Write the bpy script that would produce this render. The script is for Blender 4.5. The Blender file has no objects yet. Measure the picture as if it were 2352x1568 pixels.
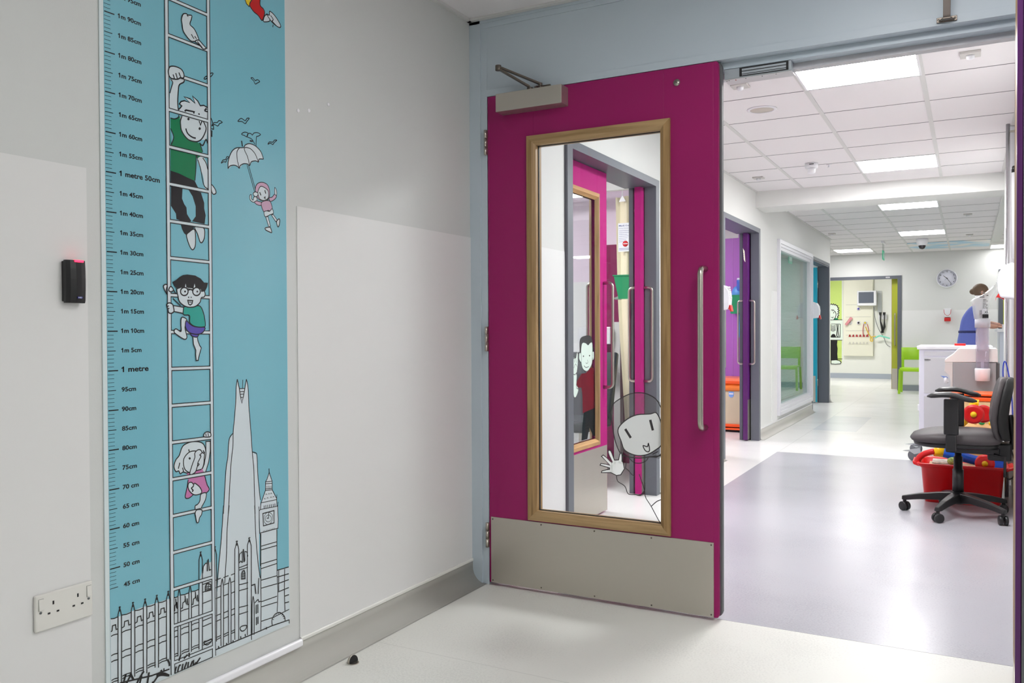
import bpy, math, random
from mathutils import Vector, Matrix
from mathutils.geometry import tessellate_polygon
random.seed(7)
SC = bpy.context.scene; COL = SC.collection
rad = math.radians

# ---------------------------------------------------------------- camera
CAM_POS = Vector((1.906, -3.132, 1.099)); YAW, PITCH, ROLL, FOC = rad(28.51), rad(-.788), rad(-.2465), 1934.0
_f = Vector((-math.sin(YAW)*math.cos(PITCH), math.cos(YAW)*math.cos(PITCH), math.sin(PITCH)))
_r0 = Vector((math.cos(YAW), math.sin(YAW), 0)); _u0 = _r0.cross(_f)
_r = _r0*math.cos(ROLL)+_u0*math.sin(ROLL); _u = _u0*math.cos(ROLL)-_r0*math.sin(ROLL)
cd = bpy.data.cameras.new('camera'); cam = bpy.data.objects.new('camera', cd); COL.objects.link(cam)
cam.matrix_world = Matrix(((_r.x, _u.x, -_f.x, CAM_POS.x), (_r.y, _u.y, -_f.y, CAM_POS.y), (_r.z, _u.z, -_f.z, CAM_POS.z), (0, 0, 0, 1)))
cd.sensor_width = 36; cd.lens = 36*FOC/2352; cd.clip_start = .05; cd.clip_end = 100
SC.camera = cam

# ---------------------------------------------------------------- world, exposure, light levels
SC.view_settings.view_transform = 'Standard'; SC.view_settings.look = 'None'
SC.view_settings.exposure = 0.0; SC.view_settings.gamma = 1.0
try: SC.view_settings.use_curve_mapping = False
except Exception: pass
wd = bpy.data.worlds.new('world'); SC.world = wd; wd.use_nodes = True
wd.node_tree.nodes['Background'].inputs[0].default_value = (.8, .85, .9, 1); wd.node_tree.nodes['Background'].inputs[1].default_value = .3
LAMP_CORRIDOR = 56.0     # emission of the corridor panels
LAMP_LOBBY = 13.4         # emission of the lobby panels (this side of the door)
LAMP_FAR = 21.0
LAMP_ROOM = 36.0

# ---------------------------------------------------------------- materials
def lin(c):
    c = c/255.0
    return c/12.92 if c <= .04045 else ((c+.055)/1.055)**2.4
_M = {}
def mat(name, rgb=(200, 200, 200), rough=.5, metal=0.0, spec=.5, coat=0.0, emit=0.0, bump=0.0, bscale=60, var=0.0, vscale=3, trans=0.0, stretch=None, alpha=1.0, ior=1.5):
    if name in _M: return _M[name]
    m = bpy.data.materials.new(name); m.use_nodes = True; nt = m.node_tree; b = nt.nodes['Principled BSDF']
    c = tuple(lin(v) for v in rgb)+(1,)
    b.inputs['Base Color'].default_value = c; b.inputs['Roughness'].default_value = rough; b.inputs['Metallic'].default_value = metal
    b.inputs['Specular IOR Level'].default_value = spec; b.inputs['Coat Weight'].default_value = coat; b.inputs['IOR'].default_value = ior
    b.inputs['Coat Roughness'].default_value = .08
    b.inputs['Transmission Weight'].default_value = trans; b.inputs['Alpha'].default_value = alpha
    if emit:
        b.inputs['Emission Color'].default_value = c; b.inputs['Emission Strength'].default_value = emit
    tc = nt.nodes.new('ShaderNodeTexCoord')
    if bump or var:
        mp = nt.nodes.new('ShaderNodeMapping'); nt.links.new(tc.outputs['Object'], mp.inputs[0])
        if stretch: mp.inputs['Scale'].default_value = stretch
    if bump:
        n = nt.nodes.new('ShaderNodeTexNoise'); n.inputs['Scale'].default_value = bscale; n.inputs['Detail'].default_value = 4
        bm = nt.nodes.new('ShaderNodeBump'); bm.inputs['Strength'].default_value = bump; bm.inputs['Distance'].default_value = .002
        nt.links.new(mp.outputs[0], n.inputs[0]); nt.links.new(n.outputs[0], bm.inputs['Height']); nt.links.new(bm.outputs[0], b.inputs['Normal'])
    if var:
        n = nt.nodes.new('ShaderNodeTexNoise'); n.inputs['Scale'].default_value = vscale; n.inputs['Detail'].default_value = 5
        r = nt.nodes.new('ShaderNodeValToRGB'); r.color_ramp.elements[0].position = .3; r.color_ramp.elements[1].position = .7
        r.color_ramp.elements[0].color = tuple(v*(1-var) for v in c[:3])+(1,); r.color_ramp.elements[1].color = tuple(min(1, v*(1+var)) for v in c[:3])+(1,)
        nt.links.new(mp.outputs[0], n.inputs[0]); nt.links.new(n.outputs[0], r.inputs[0]); nt.links.new(r.outputs[0], b.inputs['Base Color'])
    _M[name] = m; return m
def glass(name, tint=(235, 240, 238), ior=1.5, haze=0.0, rough=0.0, hcol=(200, 205, 205)):
    if name in _M: return _M[name]
    m = bpy.data.materials.new(name); m.use_nodes = True; nt = m.node_tree
    for n in list(nt.nodes): nt.nodes.remove(n)
    out = nt.nodes.new('ShaderNodeOutputMaterial'); tr = nt.nodes.new('ShaderNodeBsdfTransparent'); gl = nt.nodes.new('ShaderNodeBsdfGlossy')
    tr.inputs[0].default_value = tuple(lin(v) for v in tint)+(1,); gl.inputs['Roughness'].default_value = rough
    fr = nt.nodes.new('ShaderNodeFresnel'); ge = nt.nodes.new('ShaderNodeNewGeometry'); io = nt.nodes.new('ShaderNodeMapRange')   # thin pane: same reflectance from either side
    io.inputs['To Min'].default_value = ior; io.inputs['To Max'].default_value = 1/ior
    nt.links.new(ge.outputs['Backfacing'], io.inputs['Value']); nt.links.new(io.outputs[0], fr.inputs[0])
    mx = nt.nodes.new('ShaderNodeMixShader'); nt.links.new(fr.outputs[0], mx.inputs[0]); nt.links.new(tr.outputs[0], mx.inputs[1]); nt.links.new(gl.outputs[0], mx.inputs[2])
    last = mx
    if haze:
        df = nt.nodes.new('ShaderNodeBsdfDiffuse'); df.inputs[0].default_value = tuple(lin(v) for v in hcol)+(1,)
        m2 = nt.nodes.new('ShaderNodeMixShader'); m2.inputs[0].default_value = haze
        nt.links.new(mx.outputs[0], m2.inputs[1]); nt.links.new(df.outputs[0], m2.inputs[2]); last = m2
    nt.links.new(last.outputs[0], out.inputs[0]); _M[name] = m; return m
def wood(name, rgb, axis):
    if name in _M: return _M[name]
    m = mat(name, rgb, .45, bump=.1, bscale=40)
    nt = m.node_tree; b = nt.nodes['Principled BSDF']; tc = [n for n in nt.nodes if n.type == 'TEX_COORD'][0]
    mp = nt.nodes.new('ShaderNodeMapping'); s = [26, 26, 26]; s[axis] = 1.6; mp.inputs['Scale'].default_value = s
    n = nt.nodes.new('ShaderNodeTexNoise'); n.inputs['Scale'].default_value = 2.2; n.inputs['Detail'].default_value = 7; n.inputs['Distortion'].default_value = .6
    r = nt.nodes.new('ShaderNodeValToRGB'); c = [lin(v) for v in rgb]
    r.color_ramp.elements[0].position = .3; r.color_ramp.elements[1].position = .7
    r.color_ramp.elements[0].color = (c[0]*.68, c[1]*.62, c[2]*.52, 1); r.color_ramp.elements[1].color = (min(1, c[0]*1.2), min(1, c[1]*1.2), min(1, c[2]*1.2), 1)
    nt.links.new(tc.outputs['Object'], mp.inputs[0]); nt.links.new(mp.outputs[0], n.inputs[0]); nt.links.new(n.outputs[0], r.inputs[0]); nt.links.new(r.outputs[0], b.inputs['Base Color'])
    return m

# ---------------------------------------------------------------- mesh builder
class MB:
    def __init__(s): s.v = []; s.f = []; s.m = []; s.mats = []; s.smooth = []
    def mi(s, m):
        if m not in s.mats: s.mats.append(m)
        return s.mats.index(m)
    def add(s, vs, fs, m, smooth=False):
        o = len(s.v); s.v += [tuple(v) for v in vs]; k = s.mi(m)
        for f in fs: s.f.append(tuple(i+o for i in f)); s.m.append(k); s.smooth.append(smooth)
        return s
    def box(s, x0, x1, y0, y1, z0, z1, m):
        if x0 > x1: x0, x1 = x1, x0
        if y0 > y1: y0, y1 = y1, y0
        if z0 > z1: z0, z1 = z1, z0
        vs = [(x, y, z) for z in (z0, z1) for y in (y0, y1) for x in (x0, x1)]
        return s.add(vs, [(0, 2, 3, 1), (4, 5, 7, 6), (0, 1, 5, 4), (2, 6, 7, 3), (0, 4, 6, 2), (1, 3, 7, 5)], m)
    def rbox(s, x0, x1, y0, y1, z0, z1, m, r=.01, ax=2, n=5):
        # box rounded about one axis
        lo = [x0, y0, z0]; hi = [x1, y1, z1]; a, b = [i for i in range(3) if i != ax]
        r = min(r, (hi[a]-lo[a])/2-1e-5, (hi[b]-lo[b])/2-1e-5); pts = []
        for cx, cy, st in ((hi[a]-r, hi[b]-r, 0), (lo[a]+r, hi[b]-r, 90), (lo[a]+r, lo[b]+r, 180), (hi[a]-r, lo[b]+r, 270)):
            for k in range(n+1):
                t = rad(st+90*k/n); pts.append((cx+r*math.cos(t), cy+r*math.sin(t)))
        return s.prism(pts, ax, lo[ax], hi[ax], m)
    def prism(s, pts, ax, lo, hi, m, smooth=False):
        a, b = [i for i in range(3) if i != ax]; n = len(pts)
        def V(p, t):
            v = [0, 0, 0]; v[a] = p[0]; v[b] = p[1]; v[ax] = t; return tuple(v)
        vs = [V(p, lo) for p in pts]+[V(p, hi) for p in pts]
        tri = tessellate_polygon([[Vector((p[0], p[1], 0)) for p in pts]])
        ar = sum(pts[i][0]*pts[(i+1) % n][1]-pts[(i+1) % n][0]*pts[i][1] for i in range(n))
        flip = (ar < 0) ^ (ax == 1)
        fs = []
        for t in tri:
            p = [pts[i] for i in t]; ta = (p[1][0]-p[0][0])*(p[2][1]-p[0][1])-(p[2][0]-p[0][0])*(p[1][1]-p[0][1])
            t = tuple(t) if ta > 0 else tuple(reversed(t))
            up = tuple(i+n for i in t); dn = tuple(reversed(t))
            if ax == 1: up = tuple(reversed(up)); dn = tuple(reversed(dn))
            fs += [up, dn]
        s.add(vs, fs, m)
        o = len(s.v)-2*n; k = s.mi(m)
        for i in range(n):
            j = (i+1) % n; q = (i, j, j+n, i+n)
            if flip: q = tuple(reversed(q))
            s.f.append(tuple(x+o for x in q)); s.m.append(k); s.smooth.append(smooth)
        return s
    def tube(s, pts, r, m, n=10, caps=True, closed=False):
        pts = [Vector(p) for p in pts]; N = len(pts); rs = r if isinstance(r, (list, tuple)) else [r]*N
        rings = []; prev = None
        for i in range(N):
            if closed: d = pts[(i+1) % N]-pts[i-1]
            else: d = (pts[min(i+1, N-1)]-pts[max(i-1, 0)])
            d.normalize()
            if prev is None:
                a = Vector((0, 0, 1)) if abs(d.z) < .9 else Vector((1, 0, 0)); e = d.cross(a).normalized()
            else:
                e = (prev-d*prev.dot(d)).normalized()
            prev = e; g = d.cross(e)
            rings.append([pts[i]+(e*math.cos(2*math.pi*k/n)+g*math.sin(2*math.pi*k/n))*rs[i] for k in range(n)])
        vs = [v for rg in rings for v in rg]; fs = []
        for i in range(N if closed else N-1):
            j = (i+1) % N
            for k in range(n): fs.append((i*n+k, i*n+(k+1) % n, j*n+(k+1) % n, j*n+k))
        if caps and not closed: fs += [tuple(reversed(range(n))), tuple(range((N-1)*n, N*n))]
        return s.add(vs, fs, m, True)
    def cyl(s, p0, p1, r, m, r2=None, n=20): return s.tube([p0, p1], [r, r if r2 is None else r2], m, n)
    def lathe(s, prof, c, m, ax=2, n=28):
        a, b = [i for i in range(3) if i != ax]; vs = []
        for rr, t in prof:
            for k in range(n):
                v = list(c); v[a] += rr*math.cos(2*math.pi*k/n); v[b] += rr*math.sin(2*math.pi*k/n); v[ax] += t; vs.append(tuple(v))
        fs = []
        for i in range(len(prof)-1):
            for k in range(n): fs.append((i*n+k, i*n+(k+1) % n, (i+1)*n+(k+1) % n, (i+1)*n+k))
        fs += [tuple(reversed(range(n))), tuple(range((len(prof)-1)*n, len(prof)*n))]
        return s.add(vs, fs, m, True)
    def ell(s, c, rx, ry, rz, m, n=18, k=12):
        vs = []; fs = []
        for i in range(k+1):
            t = math.pi*i/k
            for j in range(n):
                p = 2*math.pi*j/n; vs.append((c[0]+rx*math.sin(t)*math.cos(p), c[1]+ry*math.sin(t)*math.sin(p), c[2]-rz*math.cos(t)))
        for i in range(k):
            for j in range(n): fs.append((i*n+j, i*n+(j+1) % n, (i+1)*n+(j+1) % n, (i+1)*n+j))
        return s.add(vs, fs, m, True)
    def loft(s, rings, m, caps=True, smooth=True):
        n = len(rings[0]); vs = [v for r in rings for v in r]; fs = []
        for i in range(len(rings)-1):
            for k in range(n): fs.append((i*n+k, i*n+(k+1) % n, (i+1)*n+(k+1) % n, (i+1)*n+k))
        if caps: fs += [tuple(reversed(range(n))), tuple(range((len(rings)-1)*n, len(rings)*n))]
        return s.add(vs, fs, m, smooth)

def origin(p):
    v = Vector((0, 0, 0))
    while p is not None: v = v+p.location; p = p.parent
    return v
def obj(name, mb, parent=None, bevel=0.0, local=False, segs=2):
    me = bpy.data.meshes.new(name); o = Vector((0, 0, 0)) if (parent is None or local) else origin(parent)
    me.from_pydata([(v[0]-o.x, v[1]-o.y, v[2]-o.z) for v in mb.v], [], mb.f)
    for m in mb.mats: me.materials.append(m)
    me.polygons.foreach_set('material_index', mb.m); me.polygons.foreach_set('use_smooth', mb.smooth); me.update()
    ob = bpy.data.objects.new(name, me); COL.objects.link(ob)
    if parent is not None: ob.parent = parent
    if bevel:
        bv = ob.modifiers.new('bevel', 'BEVEL'); bv.width = bevel; bv.segments = segs; bv.limit_method = 'ANGLE'; bv.angle_limit = rad(50)
    return ob
def tag(o, label, cat, group=None):
    o['label'] = label; o['category'] = cat
    if group: o['group'] = group
    return o
def thing(name, label, cat, loc=(0, 0, 0), group=None, rz=0.0):
    o = bpy.data.objects.new(name, None); COL.objects.link(o); o.location = loc; o.rotation_euler = (0, 0, rz); o.empty_display_size = .05
    return tag(o, label, cat, group)
def struct(name, mb, parent=None, bevel=0.0):
    o = obj(name, mb, parent, bevel)
    if parent is None: o['kind'] = 'structure'
    return o
def dup(root, loc, label=None, rz=None):
    r = root.copy(); COL.objects.link(r); r.location = loc
    if rz is not None: r.rotation_euler = (0, 0, rz)
    if label: r['label'] = label
    def kids(a, b):
        for ch in list(a.children):
            if ch.name in seen: continue
            c = ch.copy(); COL.objects.link(c); c.parent = b; made.add(c.name); kids(ch, c)
    seen = set(); made = set(); kids(root, r)
    return r
_T = {}
def text_geo(body, bold=.0):
    k = (body, bold)
    if k not in _T:
        cu = bpy.data.curves.new('lettering_curve', 'FONT'); cu.body = body; cu.size = 1; cu.offset = bold; cu.resolution_u = 3
        ob = bpy.data.objects.new('lettering_source', cu); me = bpy.data.meshes.new_from_object(ob)
        vs = [(v.co.x, v.co.y) for v in me.vertices]; fs = [tuple(p.vertices) for p in me.polygons]
        if body[0] in '1' or body in ('10', '11', '12'):
            # the stock font draws 1 as a bare bar: give every such bar its flag
            par = list(range(len(vs)))
            def root(i):
                while par[i] != i: par[i] = par[par[i]]; i = par[i]
                return i
            for f in fs:
                for q in f[1:]: par[root(q)] = root(f[0])
            comp = {}
            for i in range(len(vs)): comp.setdefault(root(i), []).append(vs[i])
            for pts in comp.values():
                xa, xb = min(p[0] for p in pts), max(p[0] for p in pts); ya, yb = min(p[1] for p in pts), max(p[1] for p in pts)
                if (yb-ya) > .5 and (yb-ya) > 3.6*(xb-xa):
                    w = xb-xa; n = len(vs)
                    vs += [(xa+w*.5, yb), (xa-w*1.05, yb-w*1.15), (xa-w*.75, yb-w*2.0), (xa+w*.5, yb-w*1.15)]; fs.append((n, n+1, n+2, n+3))
        bpy.data.objects.remove(ob); bpy.data.curves.remove(cu); bpy.data.meshes.remove(me); _T[k] = (vs, fs)
    return _T[k]
def put_text(mb, body, org, u, v, height, m, width=None, bold=.02, center=False):
    """height = cap height; u, v unit vectors"""
    vs, fs = text_geo(body, bold)
    if not vs: return
    xs = [p[0] for p in vs]; x0, x1 = min(xs), max(xs); sy = height/.70; sx = sy if width is None else width/(x1-x0)
    org = Vector(org); u = Vector(u); v = Vector(v); off = (x1-x0)*sx/2 if center else 0
    mb.add([org+u*((p[0]-x0)*sx-off)+v*(p[1]*sy) for p in vs], fs, m)

# common materials
PAINT = mat('wall_paint', (226, 227, 224), .6, bump=.05, bscale=250)
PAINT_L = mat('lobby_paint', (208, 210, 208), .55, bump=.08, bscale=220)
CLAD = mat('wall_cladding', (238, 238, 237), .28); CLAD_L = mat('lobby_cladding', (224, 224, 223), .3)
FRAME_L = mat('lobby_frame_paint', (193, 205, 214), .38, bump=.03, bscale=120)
CEIL = mat('ceiling_tile', (236, 233, 234), .8, bump=.2, bscale=400)
GRID = mat('ceiling_grid', (214, 214, 212), .5)
GAPM = mat('shadow_gap', (120, 122, 124), .8)
DGREY = mat('dark_grey_frame', (101, 105, 114), .4)
STEEL = mat('brushed_steel', (198, 192, 182), .38, metal=.85, bump=.15, bscale=90, stretch=(1, 30, 30))
STEELV = mat('satin_steel', (190, 184, 174), .3, metal=1.0)
BRONZE = mat('dark_steel', (112, 104, 96), .35, metal=.9)
MAG = mat('magenta_laminate', (154, 24, 97), .38, spec=.35, var=.03, vscale=2)
MAG2 = mat('bright_magenta_laminate', (182, 34, 122), .45, spec=.03)
BLACKP = mat('black_plastic', (18, 18, 20), .35)
BLACKM = mat('matt_black', (22, 22, 24), .6)
WHITEP = mat('white_plastic', (236, 236, 240), .3)
INK = mat('black_ink', (22, 20, 22), .25)
RED = mat('red_plastic', (206, 28, 30), .3)
SEAL = mat('grey_seal', (96, 98, 100), .7)
# ---------------------------------------------------------------- floors
def floor_mat(name, rgb, rough, coat, bw, bh, ox, oy, seam=.7):
    m = mat(name, rgb, rough, spec=.5, coat=coat, bump=.06, bscale=9)
    nt = m.node_tree; b = nt.nodes['Principled BSDF']; tc = [n for n in nt.nodes if n.type == 'TEX_COORD'][0]
    mp = nt.nodes.new('ShaderNodeMapping'); mp.inputs['Location'].default_value = (ox, oy, 0)
    br = nt.nodes.new('ShaderNodeTexBrick'); br.offset = 0; br.inputs['Scale'].default_value = 1; br.inputs['Mortar Size'].default_value = .0016
    br.inputs['Brick Width'].default_value = bw; br.inputs['Row Height'].default_value = bh; br.inputs['Mortar Smooth'].default_value = 0
    ns = nt.nodes.new('ShaderNodeTexNoise'); ns.inputs['Scale'].default_value = 140; ns.inputs['Detail'].default_value = 3
    n2 = nt.nodes.new('ShaderNodeTexNoise'); n2.inputs['Scale'].default_value = 1.7; n2.inputs['Detail'].default_value = 4
    ad = nt.nodes.new('ShaderNodeMath'); ad.operation = 'ADD'
    r = nt.nodes.new('ShaderNodeValToRGB'); c = [lin(v) for v in rgb]
    r.color_ramp.elements[0].position = .75; r.color_ramp.elements[1].position = 1.25
    r.color_ramp.elements[0].color = tuple(v*.93 for v in c)+(1,); r.color_ramp.elements[1].color = tuple(v*1.05 for v in c)+(1,)
    hf = nt.nodes.new('ShaderNodeMath'); hf.operation = 'MULTIPLY'; hf.inputs[1].default_value = 1.0
    nt.links.new(tc.outputs['Object'], mp.inputs[0]); nt.links.new(mp.outputs[0], br.inputs[0])
    nt.links.new(tc.outputs['Object'], ns.inputs[0]); nt.links.new(tc.outputs['Object'], n2.inputs[0])
    nt.links.new(ns.outputs[0], ad.inputs[0]); nt.links.new(n2.outputs[0], ad.inputs[1]); nt.links.new(ad.outputs[0], hf.inputs[0]); nt.links.new(hf.outputs[0], r.inputs[0])
    mx = nt.nodes.new('ShaderNodeMix'); mx.data_type = 'RGBA'
    nt.links.new(br.outputs['Fac'], mx.inputs[0]); nt.links.new(r.outputs[0], mx.inputs[6]); mx.inputs[7].default_value = tuple(v*seam for v in c)+(1,)
    nt.links.new(mx.outputs[2], b.inputs['Base Color']); return m
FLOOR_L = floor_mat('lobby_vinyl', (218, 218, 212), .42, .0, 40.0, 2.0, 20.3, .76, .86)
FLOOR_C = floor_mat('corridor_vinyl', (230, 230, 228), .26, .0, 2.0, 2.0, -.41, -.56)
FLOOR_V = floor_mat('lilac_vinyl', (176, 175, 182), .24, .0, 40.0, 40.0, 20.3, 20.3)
FLOOR_R = mat('room_vinyl', (212, 210, 204), .3)
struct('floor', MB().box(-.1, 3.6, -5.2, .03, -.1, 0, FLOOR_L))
struct('floor', MB().box(-3.6, 6.2, .03, 18.0, -.1, 0, FLOOR_C))
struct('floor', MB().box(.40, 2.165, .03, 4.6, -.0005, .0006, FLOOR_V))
struct('floor', MB().box(.41, .85, 6.45, 8.1, -.0005, .0006, floor_mat('painted_floor_reflection', (214, 216, 219), .27, 0, 40., 40., 20.3, 20.3)))  # thin pale sheet: reflections of the frame edges painted onto the floor

# ---------------------------------------------------------------- lobby shell (this side of the door)
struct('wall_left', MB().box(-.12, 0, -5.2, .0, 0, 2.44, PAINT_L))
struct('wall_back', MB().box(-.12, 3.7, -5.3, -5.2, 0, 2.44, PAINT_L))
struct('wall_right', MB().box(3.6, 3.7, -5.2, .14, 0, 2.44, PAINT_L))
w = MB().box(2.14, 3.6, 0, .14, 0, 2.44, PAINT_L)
struct('wall_front', w)
c = MB().box(0, 3.6, -5.2, 0, 2.435, 2.5, CEIL)
c.box(0, .02, -5.2, 0, 2.425, 2.436, GRID); c.box(0, 3.6, -.022, -.002, 2.425, 2.436, GRID)
for k in range(1, 6): c.box(.02+.6*k-.012, .02+.6*k+.012, -5.2, -.02, 2.432, 2.436, GRID)
for k in range(1, 9): c.box(.02, 3.6, -.02-.6*k-.002, -.02-.6*k+.002, 2.431, 2.436, GAPM)
struct('ceiling', c)

def cove_profile(r=.068, h=.1, t=.006, sgn=1, n=8):
    pts = [(0, 0), (0, h), (sgn*t, h)]
    for k in range(n+1):
        a = rad(90*k/n); pts.append((sgn*(t+r-r*math.cos(a)), max(.0008, r-r*math.sin(a)) if k == n else r-r*math.sin(a)))
    return pts
b = MB().prism(cove_profile(), 1, -5.2, .14, mat('lobby_cove_vinyl', (190, 189, 182), .42), smooth=True)
struct('baseboard_left', b)
# cladding sheets of the left wall
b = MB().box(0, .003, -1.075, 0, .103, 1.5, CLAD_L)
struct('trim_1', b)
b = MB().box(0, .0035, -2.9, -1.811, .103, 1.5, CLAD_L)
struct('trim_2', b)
TRIMW = mat('cove_capping', (226, 226, 220), .3)
struct('trim_3', MB().rbox(0, .009, -1.075, -.001, .092, .106, TRIMW, .004, ax=1))
TRIM2 = mat('white_capping', (240, 240, 244), .25)
struct('trim_4', MB().rbox(0, .017, -2.9, -1.078, .078, .104, TRIM2, .008, ax=1))

# door frame: rounded foot scribed over the cove
def jamb_pts(x0, x1, top):
    pts = [(x1, 0), (x1, top), (x0, top), (x0, .068)]
    for k in range(1, 8):
        a = rad(90*k/8); pts.append((x0+.05-.05*math.cos(a), .068-.068*math.sin(a)))
    pts.append((x0+.05, .0)); return pts
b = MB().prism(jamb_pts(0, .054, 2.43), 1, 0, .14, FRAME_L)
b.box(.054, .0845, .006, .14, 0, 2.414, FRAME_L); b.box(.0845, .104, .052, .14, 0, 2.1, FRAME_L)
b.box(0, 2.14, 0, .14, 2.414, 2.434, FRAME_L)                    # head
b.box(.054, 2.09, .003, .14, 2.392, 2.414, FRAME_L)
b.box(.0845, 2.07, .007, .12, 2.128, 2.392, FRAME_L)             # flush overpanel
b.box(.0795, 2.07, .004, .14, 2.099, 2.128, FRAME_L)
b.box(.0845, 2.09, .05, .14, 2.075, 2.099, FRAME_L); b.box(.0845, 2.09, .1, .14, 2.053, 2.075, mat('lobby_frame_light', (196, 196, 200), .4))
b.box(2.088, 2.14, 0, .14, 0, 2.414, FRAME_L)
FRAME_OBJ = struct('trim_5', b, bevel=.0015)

# ---------------------------------------------------------------- magenta door leaf
def leaf_grid(mb, u0, u1, z0, z1, t0, t1, hole, m, ax=1, edge=None):
    """slab with a rectangular vision hole; u along the leaf, ax = thickness axis"""
    hu0, hu1, hz0, hz1 = hole
    for a0, a1, c0, c1 in ((u0, hu0, z0, z1), (hu1, u1, z0, z1), (hu0, hu1, z0, hz0), (hu0, hu1, hz1, z1)):
        if ax == 1: mb.box(a0, a1, t0, t1, c0, c1, m)
        else: mb.box(t0, t1, a0, a1, c0, c1, m)
def bead(mb, hole, t0, t1, out, inn, m_h, m_v, ax=1, slope=.006):
    """mitred glazing bead: outer ring proud by t0, falling to t1 at the glass; four mitred sides"""
    u0, u1, z0, z1 = hole
    O = [(u0-out, z0-out), (u1+out, z0-out), (u1+out, z1+out), (u0-out, z1+out)]
    I = [(u0+inn, z0+inn), (u1-inn, z0+inn), (u1-inn, z1-inn), (u0+inn, z1-inn)]
    M_ = [(u0-out*.1, z0-out*.1), (u1+out*.1, z0-out*.1), (u1+out*.1, z1+out*.1), (u0-out*.1, z1+out*.1)]
    def V(p, t): return (p[0], t, p[1]) if ax == 1 else (t, p[0], p[1])
    sg = 1 if t1 > t0 else -1
    for i in range(4):
        j = (i+1) % 4; m = m_h if i in (0, 2) else m_v
        q = [V(O[i], t1), V(O[j], t1), V(O[j], t0+.003*sg), V(O[i], t0+.003*sg)]
        vs = q+[V(M_[i], t0), V(M_[j], t0), V(I[j], t0+slope*sg), V(I[i], t0+slope*sg), V(I[j], t1), V(I[i], t1)]
        mb.add(vs, [(0, 1, 2, 3), (3, 2, 5, 4), (4, 5, 6, 7), (7, 6, 8, 9)], m)
OAKH = wood('oak_horizontal', (172, 143, 102), 0); OAKV = wood('oak_vertical', (166, 134, 90), 2); OAKY = wood('oak_along_y', (196, 150, 96), 1)
door = thing('door_leaf', 'magenta door leaf with tall oak-beaded vision panel, left of the open doorway', 'door', (.085, 0, 0))
HOLE = (.308, .884-.014, .33, 1.878)
b = MB(); leaf_grid(b, .0955, 1.063, .012, 2.0965, .004, .048, HOLE, MAG)
obj('door_panel', b, door, bevel=.001)
b = MB().rbox(.088, .0955, .004, .048, .012, 2.0965, MAG, .002, ax=2)
b.prism([(1.063, .012), (1.063, 2.0965), (1.073, 2.0965), (1.080, 2.092), (1.0825, 2.083), (1.0825, .022), (1.079, .014), (1.072, .012)], 1, .004, .02, MAG)
obj('lipping', b, door, bevel=.002)
b = MB().prism([(1.070, .016), (1.070, 2.0985), (1.078, 2.0965), (1.0865, 2.090), (1.0905, 2.078), (1.0905, .03), (1.087, .02), (1.078, .014)], 1, .0205, .047, SEAL)
b.box(.0855, .088, .01, .044, .012, 2.0965, SEAL)
o = obj('edge_seal', b, door, bevel=.002); o['label'] = 'grey edge seal'
b = MB(); bead(b, HOLE, -.010, .022, .028, .012, OAKH, OAKV, 1, .010); obj('glazing_bead', b, door)
b = MB(); bead(b, HOLE, .062, .03, .028, .012, OAKH, OAKV, 1, .010); obj('glazing_bead', b, door)
GLASS = glass('vision_glass', (247, 249, 249), 1.35)
pane = obj('glass_pane', MB().box(HOLE[0]+.002, HOLE[1]-.002, .0235, .0285, HOLE[2]+.002, HOLE[3]-.002, GLASS), door)
o = obj('glazing_gasket', (lambda g: (leaf_grid(g, HOLE[0]+.001, HOLE[1]-.001, HOLE[2]+.001, HOLE[3]-.001, .0215, .0305, (HOLE[0]+.0145, HOLE[1]-.0145, HOLE[2]+.0145, HOLE[3]-.0145), BLACKM), g)[1])(MB()), door)
o['label'] = 'black glazing gasket'
b = MB().box(.0985, 1.064, -.0015, .004, .014, .296, STEEL)
kick = obj('kick_plate', b, door, bevel=.0006); kick['label'] = 'brushed steel kick plate'
for x in (.108, .34, .58, .82, 1.055):
    for z in (.024, .287): obj('screw', MB().lathe([(.0032, .0), (.003, .0016), (.0005, .002)], (x, -.0035, z), BRONZE, ax=1, n=10), kick)
b = MB()
def pull(mb, x, z0, z1, y0, y1, r, m):
    rr = .028; s_ = 1 if y1 > y0 else -1; pts = [(x, y0, z1)]
    pts += [(x, y1-s_*rr*(1-math.sin(rad(a))), z1-rr*(1-math.cos(rad(a)))) for a in range(0, 91, 15)]
    pts += [(x, y1-s_*rr*(1-math.cos(rad(a))), z0+rr*(1-math.sin(rad(a)))) for a in range(0, 91, 15)]
    pts += [(x, y0, z0)]; mb.tube(pts, r, m, 14)
pull(b, 1.032, .728, 1.325, .004, -.065, .0105, STEELV)
obj('pull_handle', b, door)['label'] = 'satin steel pull handle'
b = MB(); pull(b, 1.032, .728, 1.325, .048, .115, .0105, STEELV); obj('pull_handle', b, door)['label'] = 'satin steel pull handle'
b = MB().box(.165, .468, -.062, .004, 2.008, 2.083, STEEL)
cl = obj('door_closer', b, door, bevel=.0015); cl['label'] = 'brushed steel overhead closer box'
b = MB().cyl((.31, -.03, 2.083), (.31, -.03, 2.098), .012, BRONZE)
for a_, e_, w_ in (((.31, -.03, 2.100), (.192, -.085, 2.178), .011), ((.192, -.085, 2.186), (.352, -.018, 2.110), .010)):
    A_ = Vector(a_); E_ = Vector(e_); d_ = (E_-A_).normalized(); n_ = d_.cross(Vector((0, 0, 1))).normalized(); k_ = n_.cross(d_)
    q = [A_+n_*w_+k_*.004, A_-n_*w_+k_*.004, A_-n_*w_-k_*.004, A_+n_*w_-k_*.004]; q += [v+(E_-A_) for v in q]
    b.add(q, [(0, 1, 2, 3), (7, 6, 5, 4), (0, 4, 5, 1), (1, 5, 6, 2), (2, 6, 7, 3), (3, 7, 4, 0)], BRONZE)
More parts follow.
